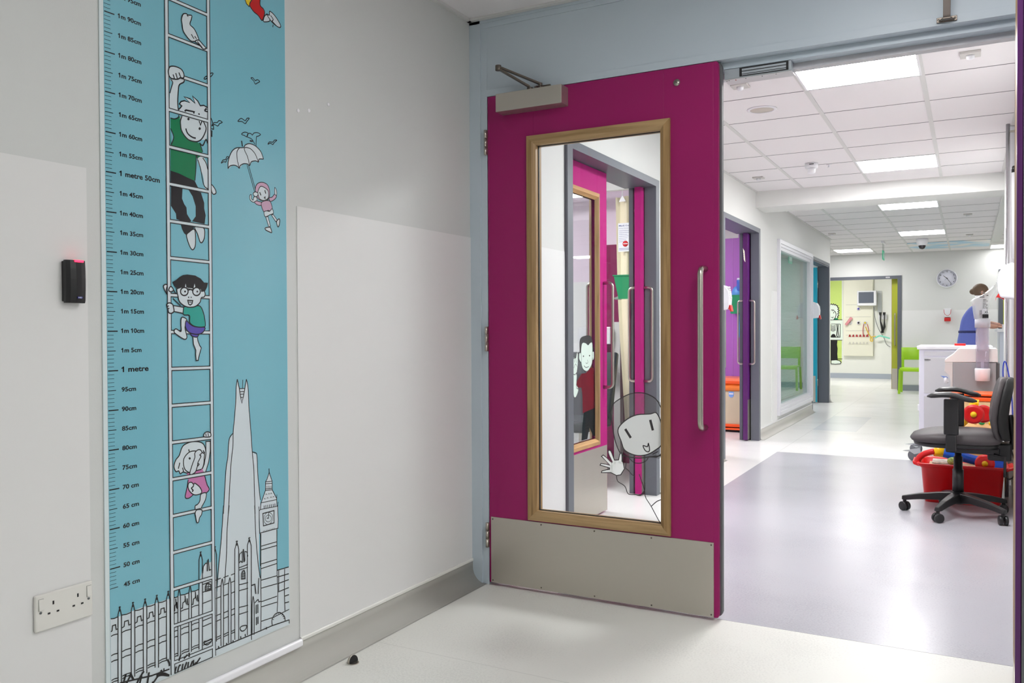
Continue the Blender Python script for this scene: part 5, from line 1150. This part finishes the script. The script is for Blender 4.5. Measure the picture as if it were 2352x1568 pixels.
obj('bracket', MB().box(.72, .76, 10.85, 11.15, 2.40, 2.43, WHITEP).box(.737, .743, 10.87, 11.13, 2.29, 2.40, glass('clear_acrylic', (240, 244, 244), 1.3)), ex)
b = MB().box(.735, .745, 10.86, 11.14, 2.15, 2.29, mat('exit_green', (60, 172, 130), .4, emit=.3)); obj('sign_blade', b, ex)['label'] = 'green sign blade with white running figure'
b = MB()
for sx, xx in ((-1, .7345), (1, .7455)):
    b.add([(xx, 10.90, 2.18), (xx, 10.93, 2.18), (xx, 10.97, 2.24), (xx, 10.94, 2.25)], [(0, 1, 2, 3)], WHITEP); b.add([(xx, 11.0, 2.175), (xx, 11.06, 2.175), (xx, 11.06, 2.27), (xx, 11.0, 2.27)], [(0, 1, 2, 3)], WHITEP); b.ell((xx, 10.965, 2.262), .0005, .009, .009, WHITEP, 8, 6)
obj('pictogram', b, ex)

# ---------------------------------------------------------------- lime plastic chair
LG = mat('lime_plastic', (162, 212, 24), .3)
lc = thing('plastic_chair', 'lime green plastic stacking chair against the far wall left of the white trolley', 'chair', (1.08, 12.6, 0))
def bow(x0, x1, z0, z1, y, dy, m, th=.012, hole=None, n=10):
    mb = MB(); rings = []
    for i in range(n+1):
        t = i/n; x = x0+(x1-x0)*t; yy = y+dy*math.sin(math.pi*t); rings.append([(x, yy, z0), (x, yy+th, z0), (x, yy+th+.03, z1), (x, yy+.03, z1)])
    return mb.loft(rings, m, smooth=True)
obj('backrest', bow(.88, 1.30, .56, .77, 12.76, .03, LG), lc, bevel=.004)
for x in (.885, 1.255): obj('back_support', MB().box(x, x+.04, 12.76, 12.785, .42, .60, LG), lc, bevel=.004)
rings = []
for y, z, w_ in ((12.36, .385, .19), (12.38, .415, .205), (12.45, .425, .21), (12.62, .418, .205), (12.77, .425, .195)): rings.append([(1.085-w_, y, z-.012), (1.085+w_, y, z-.012), (1.085+w_, y, z+.012), (1.085, y, z+.004), (1.085-w_, y, z+.012)])
obj('seat', MB().loft(rings, LG, smooth=False), lc, bevel=.004)
for x, y, dx, dy in ((.865, 12.37, -.012, -.02), (1.265, 12.37, .012, -.02), (.87, 12.76, -.01, .03), (1.26, 12.76, .01, .03)):
    b = MB(); r0 = [(x, y, .41), (x+.038, y, .41), (x+.038, y+.035, .41), (x, y+.035, .41)]; r1 = [(p[0]+dx, p[1]+dy, 0) for p in r0]; b.loft([r1, r0], LG, smooth=False); obj('leg', b, lc, bevel=.004)

# ---------------------------------------------------------------- white trolley
tr = thing('trolley', 'white enclosed ward trolley on castors behind the water dispenser', 'trolley', (1.80, 4.75, 0))
WT = mat('trolley_white', (228, 228, 240), .35); WG = mat('trolley_panel', (206, 206, 210), .4)
obj('body', MB().box(1.545, 2.06, 4.50, 5.02, .14, .925, WT), tr, bevel=.006)
obj('top', MB().box(1.53, 2.07, 4.485, 5.04, .925, .955, WHITEP), tr, bevel=.006)
obj('inset_panel', MB().box(1.583, 2.03, 4.496, 4.50, .57, .86, WG), tr, bevel=.002); obj('inset_panel', MB().box(1.583, 2.03, 4.496, 4.50, .18, .545, WG), tr, bevel=.002)
obj('top_rail', MB().box(1.583, 2.03, 4.495, 4.4985, .875, .91, mat('trolley_rail', (212, 212, 218), .4)), tr)
b = MB(); put_text(b, 'CLINICAL', (1.585, 4.4955, .842), (1, 0, 0), (0, 0, 1), .005, GAPM, width=.03); b.box(1.585, 1.625, 4.4952, 4.4958, .833, .837, INK); obj('maker_label', MB().box(1.585, 1.615, 4.4952, 4.4958, .846, .848, GAPM).box(1.585, 1.630, 4.4952, 4.4958, .838, .843, INK).box(1.585, 1.62, 4.4952, 4.4958, .831, .833, GAPM), tr)['label'] = 'small printed label'
obj('side_latch', MB().box(1.533, 1.545, 4.55, 4.58, .42, .47, WHITEP), tr, bevel=.003)
CAST = mat('castor_grey', (110, 112, 118), .5); ZN = mat('castor_bracket', (200, 206, 208), .3, metal=.5)
for i, (x, y) in enumerate(((1.51, 4.56), (1.50, 5.0), (2.03, 4.56), (2.03, 5.0))):
    ca = obj('castor', MB().lathe([(.018, -.016), (.047, -.016), (.05, -.01), (.05, .01), (.047, .016), (.018, .016)], (x, y, .0505), CAST, ax=1), tr)
    obj('brake_lever', MB().prism([(x-.09, .085), (x-.02, .10), (x+.04, .115), (x+.05, .075), (x, .06), (x-.03, .08)], 1, y-.022, y-.018, ZN), ca)
    obj('stem', MB().cyl((x+.035, y, .10), (x+.035, y, .155), .012, ZN).lathe([(.012, .128), (.035, .132), (.035, .142), (.012, .15)], (x+.02, y, 0), CAST), ca)
tag(obj('tray', MB().box(1.80, 1.88, 4.6, 4.72, .9555, .972, RED)), 'small red tray on top of the white trolley', 'tray')

# ---------------------------------------------------------------- water dispenser
wc = thing('water_dispenser', 'white and stainless water dispenser with a small blue tap, in front of the white trolley', 'water dispenser', (1.94, 4.1, 0))
Y0, Y1 = 3.90, 4.22
GP_ = mat('dispenser_grey', (214, 212, 210), .35); SS = mat('dispenser_stainless', (160, 163, 166), .45, metal=.1, bump=.05)
hood = [(1.745, .863), (1.80, .905), (1.835, .945), (1.85, .949), (2.078, .949), (2.086, .942), (2.088, .85), (1.745, .845)]
obj('hood', MB().prism(hood, 1, Y0, Y1, mat('hood_white', (232, 231, 228), .3)), wc, bevel=.006)
front = [(1.748, .845), (1.80, .845), (1.80, .10), (1.775, .10), (1.775, .60), (1.785, .70), (1.775, .745), (1.742, .775)]
obj('front_moulding', MB().prism(front, 1, Y0+.004, Y1-.004, GP_), wc, bevel=.005)
obj('cabinet', MB().box(1.80, 2.078, Y0+.002, Y1-.002, .03, .845, SS), wc, bevel=.003)['label'] = 'stainless side panels'
obj('rear_grille', MB().box(2.078, 2.10, Y0+.02, Y1-.02, .1, .84, mat('rear_dark', (90, 90, 92), .6)), wc)
tp = obj('tap', MB().cyl((1.775, Y0+.06, .70), (1.745, Y0+.06, .70), .009, WHITEP).cyl((1.752, Y0+.06, .685), (1.752, Y0+.06, .73), .013, WHITEP), wc)
obj('lever', MB().prism([(1.715, .742), (1.76, .735), (1.768, .725), (1.745, .722)], 1, Y0+.05, Y0+.07, mat('tap_blue', (110, 140, 210), .3)), tp)['label'] = 'pale blue tap lever'
cd_ = thing('cup_dispenser', 'clear tube cup dispenser with white base, holding bagged plastic cups on the water dispenser side', 'cup dispenser', (1.985, Y0-.05, .72))
cxx, cyy = 1.99, Y0-.052
TUBE = glass('clear_tube', (248, 247, 251), 1.15, .10, 0, (236, 234, 242))
obj('tube', MB().lathe([(.043, .80-.72), (.043, 1.10-.72), (.046, 1.10-.72), (.046, 1.16-.72), (.044, 1.16-.72), (.041, 1.09-.72), (.041, .80-.72)], (cxx, cyy, .72), TUBE), cd_)
obj('base_ring', MB().lathe([(.040, .0), (.047, .002), (.050, .085), (.048, .09)], (cxx, cyy, .715), WHITEP), cd_)
obj('collar', MB().lathe([(.046, .0), (.050, .0), (.050, .062), (.046, .062)], (cxx, cyy, 1.10), glass('clear_collar', (232, 232, 236), 1.25, .5, 0, (226, 226, 230))), cd_)
obj('bracket', MB().box(cxx-.01, cxx+.01, cyy+.045, Y0+.002, .80, .86, WHITEP), cd_)
st_ = thing('stacked_cups', 'stack of clear plastic cups in a crumpled printed bag standing out of the tube', 'cups', (cxx, cyy, .95))
rings = []
for k in range(34):
    z = .93+.0122*k; rr = (.034+.0022*(k % 2)+(.001 if z > 1.15 else 0)); w_ = 0 if z < 1.16 else (z-1.16)*.05
    rings.append([(cxx-w_*1.5+(rr+.0015*math.sin(3*t+k))*math.cos(t), cyy+(rr+.0015*math.sin(2*t+k))*math.sin(t), z) for t in [2*math.pi*j/24 for j in range(24)]])
obj('cups', MB().loft(rings, glass('cup_plastic', (238, 238, 242), 1.3, .5, .1, (236, 236, 238))), st_)
rings = []
for cx_, cz_, rx, rz_, an in ((cxx-.012, 1.165, .040, .006, 0), (cxx-.014, 1.21, .044, .006, .05), (cxx-.012, 1.265, .052, .008, .12), (cxx-.012, 1.305, .066, .012, .2), (cxx+.012, 1.333, .072, .012, .35), (cxx+.032, 1.355, .064, .016, .6), (cxx+.056, 1.385, .048, .014, .8), (cxx+.070, 1.405, .026, .008, .9)):
    rings.append([(cx_+rx*math.cos(t)*math.cos(an)-.004*math.sin(5*t)*1, cyy+(rx*.75+.004*math.sin(4*t+cz_*90))*math.sin(t), cz_-rx*math.cos(t)*math.sin(an)*-.9+.003*math.sin(6*t+cz_*50)) for t in [2*math.pi*j/28 for j in range(28)]])
bg = obj('plastic_bag', MB().loft(rings, glass('bag_film', (236, 238, 238), 1.45, .30, .12, (236, 238, 238))), st_)
b = MB()
for z0, wd_ in ((1.30, .020), (1.29, .03), (1.275, .018), (1.262, .028), (1.25, .02), (1.24, .028)): b.box(cxx+.003, cxx+.003+wd_, cyy-.0455, cyy-.045, z0, z0+.003, INK)
b.box(cxx-.003, cxx+.036, cyy-.0475, cyy-.0465, 1.17, 1.197, INK); put_text(b, 'XL', (cxx+.01, cyy-.0475, 1.205), (1, 0, 0), (0, 0, 1), .014, INK, bold=.03); b.box(cxx-.012, cxx-.009, cyy-.0465, cyy-.046, 1.17, 1.225, INK); b.box(cxx-.019, cxx-.0175, cyy-.0465, cyy-.046, 1.17, 1.225, INK)
b.box(cxx-.02, cxx+.01, cyy-.0555, cyy-.055, 1.318, 1.323, INK); b.box(cxx+.0, cxx+.035, cyy-.0525, cyy-.052, 1.33, 1.334, INK); b.box(cxx+.0, cxx+.03, cyy-.0525, cyy-.052, 1.342, 1.346, GAPM); b.box(cxx-.02, cxx+.015, cyy-.0525, cyy-.052, 1.352, 1.356, GAPM)
obj('bag_printing', b, bg)['label'] = 'black printing XL on the clear bag'

# ---------------------------------------------------------------- orange-rimmed bin with bead toys, toy vehicle, red toy tub
ob_ = thing('toy_bin', 'beige bin with orange rim standing behind the office chair', 'bin', (1.96, 3.5, 0))
obj('body', MB().box(1.80, 2.10, 3.42, 3.70, .02, .60, mat('toy_bin_beige', (226, 196, 150), .45)), ob_, bevel=.01)
obj('rim', MB().box(1.79, 2.11, 3.41, 3.71, .60, .625, ORG).box(1.795, 2.105, 3.415, 3.705, .635, .65, ORG), ob_, bevel=.004)
bt = thing('bead_maze', 'small wooden bead maze toy in front of the beige bin', 'toy', (2.0, 3.3, .4))
obj('board', MB().box(1.86, 2.09, 3.12, 3.34, .0, .455, wood('toy_wood', (222, 180, 120), 0)), bt, bevel=.004)
obj('posts', MB().box(1.94, 1.95, 3.25, 3.26, .455, .51, _M['toy_wood']).box(2.06, 2.07, 3.25, 3.26, .455, .50, _M['toy_wood']).tube(sm3([(1.94, 3.26, .455), (1.96, 3.26, .50), (2.0, 3.26, .51), (2.04, 3.26, .47), (2.07, 3.26, .50)]), .003, GRN, 8), bt)
obj('beads', MB().ell((1.98, 3.26, .467), .018, .012, .012, GRN).ell((2.03, 3.26, .467), .012, .012, .012, PYEL).ell((2.05, 3.26, .485), .010, .012, .010, PYEL), bt)
YEL = mat('yellow_plastic', (250, 202, 20), .3); BLU = mat('blue_plastic', (28, 92, 206), .3)
tv = thing('toy_vehicle', 'yellow toy vehicle with two red wheels lying upright behind the chair armrest', 'toy', (1.95, 3.05, .5))
def wheel(mb, c, r, w_, ax, m, mh):
    mb.lathe([(r*.45, -w_/2*.7), (r*.75, -w_/2), (r*.97, -w_/2*.6), (r, 0), (r*.97, w_/2*.6), (r*.75, w_/2), (r*.45, w_/2*.7)], c, m, ax=ax, n=36); return mb
P1 = YP(2236, 951, 3.02); P2 = YP(2258, 950, 3.12)
w1 = obj('wheel', wheel(MB(), (P1.x, 3.02, P1.z), .062, .034, 1, RED, YEL), tv); w1['label'] = 'red wheel'; obj('hub', MB().lathe([(.018, -.022), (.018, -.01)], (P1.x, 3.02, P1.z), YEL, ax=1), w1)['label'] = 'yellow hub'
w2 = obj('wheel', wheel(MB(), (P2.x, 3.12, P2.z), .058, .034, 1, RED, YEL), tv); w2['label'] = 'red wheel'
a0 = YP(2198, 985, 3.07); a1 = YP(2222, 960, 3.07); a2 = YP(2236, 928, 3.07); a3 = YP(2248, 926, 3.07)
obj('body', MB().tube(sm3([a0+Vector((-.02, 0, -.08)), a0, a1, a2, a3]), [.022]*24+[.03], YEL, 12), tv)
rt = thing('toy_tub', 'red plastic storage tub full of toys under the office chair', 'tub', (1.87, 2.9, 0))
REDT = mat('tub_red', (214, 14, 22), .28)
rings = []
def rr_(cx, cy, hx, hy, z, r=.035, n=5):
    out = []
    for sx, sy, st0 in ((1, 1, 0), (-1, 1, 90), (-1, -1, 180), (1, -1, 270)):
        for k in range(n+1):
            t = rad(st0+90*k/n); out.append((cx+sx*(hx-r)+r*math.cos(t), cy+sy*(hy-r)+r*math.sin(t), z))
    return out
TX, TY = 1.868, 2.93
R_out = [rr_(TX, TY, .205, .14, .0), rr_(TX, TY, .212, .147, .02), rr_(TX, TY, .228, .165, .218), rr_(TX, TY, .245, .18, .230), rr_(TX, TY, .252, .187, .246), rr_(TX, TY, .244, .179, .250), rr_(TX, TY, .226, .163, .234), rr_(TX, TY, .205, .145, .02)]
obj('shell', MB().loft(R_out, REDT), rt, local=False)
b = MB()
for sx in (-1, 1): b.prism([(TX+sx*.24, .235), (TX+sx*.282, .248), (TX+sx*.276, .228), (TX+sx*.24, .215)], 1, TY-.10, TY+.10, REDT)
obj('grip', b, rt, bevel=.004)
tg = thing('toy_tool', 'large blue and yellow toy roller with red wheel lying in the red tub', 'toy', (1.87, 2.86, .3))
q0, q1, q2, q3 = (YP(2150, 1033, 2.88), YP(2168, 1037, 2.88), YP(2215, 1050, 2.88), YP(2246, 1058, 2.88))
obj('barrel', MB().tube(sm3([q1, q2, q3]), [.036]*6+[.030]*7, BLU, 14), tg)['label'] = 'blue barrel'
obj('end_cap', MB().tube([q0+Vector((-.012, 0, .008)), q0, q1], [.026, .042, .036], YEL, 14), tg)['label'] = 'yellow end cap'
P3 = YP(2262, 1064, 2.80); w3 = obj('wheel', wheel(MB(), (P3.x, 2.80, P3.z), .055, .03, 1, RED, YEL), tg); w3['label'] = 'red wheel'; obj('hub', MB().lathe([(.017, -.02), (.017, -.01)], (P3.x, 2.80, P3.z), YEL, ax=1), w3)
tag(obj('toy_ring', MB().tube(sm3([YP(2106, 1062, 2.86), YP(2112, 1050, 2.86), YP(2126, 1041, 2.86), YP(2146, 1036, 2.86)]), .019, RED, 12)), 'curved red toy handle resting on the left rim of the red tub', 'toy')
tag(obj('toy_block', MB().box(2.0, 2.10, 2.9, 3.02, .2225, .30, BLU), bevel=.01), 'dark blue toy block at the right end of the red tub', 'toy')
tag(obj('picture_book', MB().box(1.70, 1.84, 2.84, 3.0, .240, .250, mat('book_cover', (200, 190, 176), .4, var=.5, vscale=30)), bevel=.001), 'thin mottled picture book on the toys in the red tub', 'book')
tag(obj('soft_toy', MB().ell((1.815, 2.83, .262), .03, .025, .025, mat('green_mottled', (150, 170, 90), .8, var=.5, vscale=60))), 'small mottled green soft toy in the red tub', 'toy')
tag(obj('toy_fill', MB().box(1.68, 2.06, 2.80, 3.06, .10, .222, mat('mixed_toys', (170, 140, 110), .6, var=.6, vscale=14))), 'jumble of small toys filling the red tub', 'toys')['kind'] = 'stuff'

# ---------------------------------------------------------------- office chair
oc_ = thing('office_chair', 'grey upholstered swivel office chair with black arms and five-star base', 'office chair', (1.85, 2.45, 0))
CG = mat('chair_grey_vinyl', (66, 61, 63), .55, bump=.05, bscale=300); BK = mat('chair_black', (26, 26, 28), .38)
cx_, cy_ = 1.85, 2.45
def seat_ring(z, k, zoff=0):
    out = []
    for j in range(36):
        t = 2*math.pi*j/36; e = .55; X_ = .232*math.copysign(abs(math.cos(t))**e, math.cos(t)); Y_ = .225*math.copysign(abs(math.sin(t))**e, math.sin(t))
        out.append((1.836+X_*k, cy_+Y_*k, z+(0 if zoff == 0 else zoff*(-(X_/.24))**2*(1 if X_ < 0 else .0))))
    return out
obj('seat', MB().loft([seat_ring(.438, .93), seat_ring(.445, 1.0), seat_ring(.465, 1.03, -.01), seat_ring(.487, .985, -.018), seat_ring(.502, .88, -.024), seat_ring(.509, .6, -.01), seat_ring(.511, .2)], CG), oc_)['label'] = 'grey cushioned seat'
obj('seat_pan', MB().loft([seat_ring(.412, .82), seat_ring(.42, .93), seat_ring(.440, .96)], BK), oc_)
obj('mechanism', MB().box(1.80, 2.06, 2.37, 2.53, .375, .415, BK).box(2.0, 2.12, 2.39, 2.51, .34, .44, BK), oc_, bevel=.01)
obj('column', MB().lathe([(.030, .12), (.030, .27), (.024, .272), (.024, .345), (.018, .35), (.018, .38)], (cx_, cy_, 0), BK, n=24), oc_)
# backrest
def back_ring(z, xc, hw, th):
    out = []
    for j in range(32):
        t = 2*math.pi*j/32; out.append((xc+th*math.copysign(abs(math.cos(t))**.8, math.cos(t))+.02*(abs(math.sin(t))**3)*-1, cy_+hw*math.copysign(abs(math.sin(t))**.7, math.sin(t)), z))
    return out
prof = [(.462, 2.072, .14, .012), (.475, 2.062, .175, .022), (.52, 2.048, .20, .030), (.58, 2.042, .21, .034), (.66, 2.050, .21, .034), (.74, 2.066, .20, .032), (.79, 2.078, .175, .026), (.812, 2.086, .13, .014)]
obj('backrest', MB().loft([back_ring(*p) for p in prof], CG), oc_)['label'] = 'grey padded backrest'
obj('back_shell', MB().loft([back_ring(z, xc+.030, hw*.985, th*.9) for z, xc, hw, th in prof], mat('chair_shell', (12, 12, 13), .6)), oc_)['label'] = 'black backrest shell'
obj('back_stem', MB().tube(sm3([(2.06, cy_, .40), (2.12, cy_, .42), (2.125, cy_, .50), (2.11, cy_, .60)]), .018, BK, 10), oc_)
for y_, nm in ((2.195, 0), (2.69, 1)):
    xo = -.01 if nm == 0 else .015
    b = MB().box(1.80+xo, 1.855+xo, y_-.012, y_+.012, .405, .50, BK).box(1.79+xo, 1.865+xo, y_-.016, y_+.016, .50, .70, BK).box(1.80+xo, 1.855+xo, min(y_, 2.30 if nm == 0 else 2.6), max(y_, 2.30 if nm == 0 else 2.6), .40, .415, BK)
    ar = obj('armrest', b, oc_, bevel=.006)
    pts = []
    rings = []
    for k in range(13):
        t = k/12; x = 1.705+xo+.25*t; zc_ = .712+.012*math.sin(math.pi*min(1, t*1.3))-.022*max(0, t-.55)*2; hw = .035*(1-abs(2*t-1)**6)+.006; hz = .012*(1-abs(2*t-1)**8)+.004
        rings.append([(x, y_+hw*math.cos(a), zc_+hz*math.sin(a)) for a in [2*math.pi*j/16 for j in range(16)]])
    obj('arm_pad', MB().loft(rings, BK), ar)
for k in range(5):
    a = rad(180+72*k-2); d = Vector((math.cos(a), math.sin(a), 0)); n_ = Vector((-d.y, d.x, 0)); rings = []
    for t, w_, zt, zb in ((.02, .034, .135, .075), (.10, .030, .128, .085), (.20, .024, .112, .078), (.275, .020, .094, .066), (.30, .016, .088, .066)):
        c = Vector((cx_, cy_, 0))+d*t; rings.append([tuple(c+n_*w_+Vector((0, 0, zb))), tuple(c-n_*w_+Vector((0, 0, zb))), tuple(c-n_*w_*.7+Vector((0, 0, zt))), tuple(c+n_*w_*.7+Vector((0, 0, zt)))])
    lg = obj('base_leg', MB().loft(rings, BK, smooth=False), oc_, bevel=.004)
    c = Vector((cx_, cy_, 0))+d*.285; yaw = a+.9; w_ = Vector((math.cos(yaw), math.sin(yaw), 0)); cb_ = MB()
    for s_ in (-1, 1):
        p = c+w_*.014*s_; cb_.tube([p-w_*.009+Vector((0, 0, .0275)), p-w_*.007+Vector((0, 0, .0275)), p+w_*.007+Vector((0, 0, .0275)), p+w_*.009+Vector((0, 0, .0275))], [.023, .027, .027, .023], BK, 20)
    cb_.cyl(tuple(c+Vector((0, 0, .03))), tuple(c+Vector((0, 0, .072))), .010, BK); obj('castor', cb_, lg)['label'] = 'black twin-wheel castor'
obj('hub', MB().lathe([(.03, .07), (.045, .075), (.045, .13), (.034, .14)], (cx_, cy_, 0), BK), oc_)
obj('lever', MB().tube([(2.03, 2.36, .38), (2.085, 2.34, .37), (2.083, 2.335, .26)], .008, BK, 8), oc_)

# ---------------------------------------------------------------- right wall odds and ends
cp = thing('steel_pole', 'slim chrome service pole rising to the ceiling by the right wall', 'pole', (2.118, 3.2, 0))
obj('tube', MB().cyl((2.122, 3.2, 0), (2.122, 3.2, 2.415), .012, mat('chrome_pole', (200, 200, 204), .15, metal=1)), cp); obj('bracket', MB().box(2.115, 2.166, 3.194, 3.206, 2.36, 2.372, STEELV), cp)
tp_ = thing('wall_trunking', 'white vertical cable trunking on the right wall beside the chrome pole', 'trunking', (2.15, 3.35, 0)); obj('cover', MB().box(2.128, 2.166, 3.30, 3.40, .1, 2.42, WHITEP), tp_, bevel=.003)
gr_ = thing('grab_rail', 'white vertical grab rail with dark end caps high on the right wall', 'rail', (2.14, 2.8, 1.5)); obj('rail', MB().cyl((2.142, 2.82, 1.52), (2.142, 2.82, 2.04), .012, WHITEP), gr_); obj('end_cap', MB().lathe([(.014, 0), (.014, .03), (.008, .04)], (2.142, 2.82, 2.04), BLACKP), gr_)
cable('blue_cable', 'blue cable looping down the right wall behind the chair back', 'cable', [(2.11, 3.05, .60), (2.095, 3.05, .80), (2.10, 3.05, .88), (2.115, 3.05, .86), (2.14, 3.05, .70), (2.15, 3.05, .5)], .004, mat('cable_blue', (40, 60, 170), .4))
cable('black_cable', 'black cable loop hanging beside the red tub', 'cable', [(2.12, 2.72, .40), (2.145, 2.72, .30), (2.145, 2.72, .22), (2.12, 2.72, .19), (2.10, 2.72, .21)], .004, BLACKP)

# reception counter on the right of the far area
rc = thing('reception_counter', 'white reception counter at the far right that the nurse leans on', 'counter', (2.7, 9.1, 0))
obj('worktop', MB().box(2.20, 3.4, 8.6, 9.7, 1.05, 1.085, WHITEP), rc, bevel=.005); obj('carcass', MB().box(2.23, 3.37, 8.64, 9.66, 0, 1.05, mat('counter_side', (206, 212, 224), .3)), rc); obj('file_box', MB().box(2.26, 2.5, 8.7, 8.9, 1.085, 1.14, WHITEP), rc)

# ---------------------------------------------------------------- nurse
def skin(name, nodes, edges, m, parent, sub=2):
    o = origin(parent); me = bpy.data.meshes.new(name); me.from_pydata([(n[0]-o.x, n[1]-o.y, n[2]-o.z) for n in nodes], edges, []); me.materials.append(m)
    ob = bpy.data.objects.new(name, me); COL.objects.link(ob); ob.parent = parent
    md = ob.modifiers.new('skin', 'SKIN'); md.use_smooth_shade = True
    lay_ = me.skin_vertices[0] if me.skin_vertices else None
    if lay_ is None:
        return ob
    for i, n in enumerate(nodes):
        r = n[3] if isinstance(n[3], tuple) else (n[3], n[3]); lay_.data[i].radius = r; lay_.data[i].use_root = (i == 0)
    ss = ob.modifiers.new('subdiv', 'SUBSURF'); ss.levels = sub; ss.render_levels = sub
    return ob
nu = thing('person', 'person in a blue tunic with brown hair leaning on the far reception counter', 'person', (1.95, 9.1, 0))
SK = mat('skin', (222, 170, 144), .5); TUN = mat('blue_tunic', (108, 122, 206), .7); TRS = mat('navy_trousers', (50, 56, 110), .7); HAIR = mat('brown_hair', (120, 96, 76), .6)
N = [(1.93, 9.10, .92, .095), (1.93, 9.10, 1.05, .085), (1.955, 9.09, 1.20, .10), (1.99, 9.08, 1.32, .09), (2.02, 9.07, 1.40, .05), (2.04, 9.06, 1.46, .052), (2.05, 9.05, 1.50, .07), (2.055, 9.05, 1.56, .082), (2.045, 9.05, 1.61, .06),
     (2.01, 8.93, 1.33, .055), (2.07, 8.86, 1.19, .042), (2.08, 8.86, 1.14, .040), (2.16, 8.93, 1.115, .033), (2.215, 8.97, 1.115, .025),
     (1.99, 9.23, 1.33, .055), (2.08, 9.28, 1.20, .042), (2.10, 9.28, 1.16, .040), (2.20, 9.20, 1.14, .032), (2.25, 9.16, 1.135, .025),
     (1.93, 9.02, .85, .07), (1.94, 9.00, .50, .062), (1.93, 8.99, .10, .042), (1.93, 9.18, .85, .07), (1.92, 9.20, .50, .062), (1.91, 9.20, .10, .042)]
E_ = [(0, 1), (1, 2), (2, 3), (3, 4), (4, 5), (5, 6), (6, 7), (7, 8), (3, 9), (9, 10), (10, 11), (11, 12), (12, 13), (3, 14), (14, 15), (15, 16), (16, 17), (17, 18), (0, 19), (19, 20), (20, 21), (0, 22), (22, 23), (23, 24)]
body = skin('body', N, E_, SK, nu)
for (hx, hy, hz, s_) in ((2.235, 8.98, 1.112, -1), (2.272, 9.14, 1.13, 1)):
    hb = MB().ell((hx, hy, hz), .035, .03, .014, SK, 12, 8)
    for k in range(4): hb.tube(sm3([(hx+.02, hy+(-.02+.0135*k), hz+.002), (hx+.05+.004*(k in (1, 2)), hy+(-.022+.0145*k), hz), (hx+.07+.008*(k in (1, 2)), hy+(-.022+.0145*k), hz-.012)], 3), .0075, SK, 8)
    hb.tube(sm3([(hx-.01, hy+.02*s_, hz), (hx+.015, hy+.04*s_, hz-.004), (hx+.035, hy+.045*s_, hz-.008)], 3), .009, SK, 8); obj('hand', hb, nu)
obj('face', MB().ell((2.115, 9.05, 1.545), .014, .010, .016, SK, 10, 8).ell((2.108, 9.018, 1.565), .006, .009, .006, INK, 8, 6).ell((2.108, 9.082, 1.565), .006, .009, .006, INK, 8, 6).ell((2.112, 9.05, 1.505), .005, .018, .005, mat('lips', (176, 96, 90), .5), 8, 6).ell((2.045, 8.965, 1.545), .016, .008, .024, SK, 8, 6).ell((2.045, 9.135, 1.545), .016, .008, .024, SK, 8, 6), nu)
obj('hair', MB().ell((2.025, 9.05, 1.575), .092, .094, .085, HAIR, 20, 14).ell((1.95, 9.05, 1.56), .045, .045, .04, HAIR, 14, 10), nu)
tn = [(1.93, 9.10, .76, (.19, .20)), (1.93, 9.10, .93, (.18, .19)), (1.935, 9.10, 1.06, (.15, .15)), (1.955, 9.09, 1.20, (.165, .155)), (1.985, 9.08, 1.31, (.145, .13)), (2.01, 9.07, 1.375, (.066, .06)), (2.01, 8.93, 1.325, .075), (2.055, 8.875, 1.23, .064), (1.99, 9.23, 1.325, .075), (2.055, 9.27, 1.23, .064)]
skin('tunic', tn, [(0, 1), (1, 2), (2, 3), (3, 4), (4, 5), (4, 6), (6, 7), (4, 8), (8, 9)], TUN, nu)
skin('trousers', [(1.93, 9.10, .86, .13), (1.93, 9.01, .78, .10), (1.94, 9.0, .50, .08), (1.93, 8.99, .10, .065), (1.93, 9.19, .78, .10), (1.92, 9.2, .5, .08), (1.91, 9.2, .10, .065)], [(0, 1), (1, 2), (2, 3), (0, 4), (4, 5), (5, 6)], TRS, nu)
obj('belt', MB().lathe([(.150, 0), (.153, .012), (.150, .03)], (1.932, 9.10, 1.035), TRS, n=24), nu)
for y_ in (8.99, 9.2): obj('shoe', MB().ell((1.97, y_, .035), .13, .045, .035, BLACKM, 16, 10), nu)
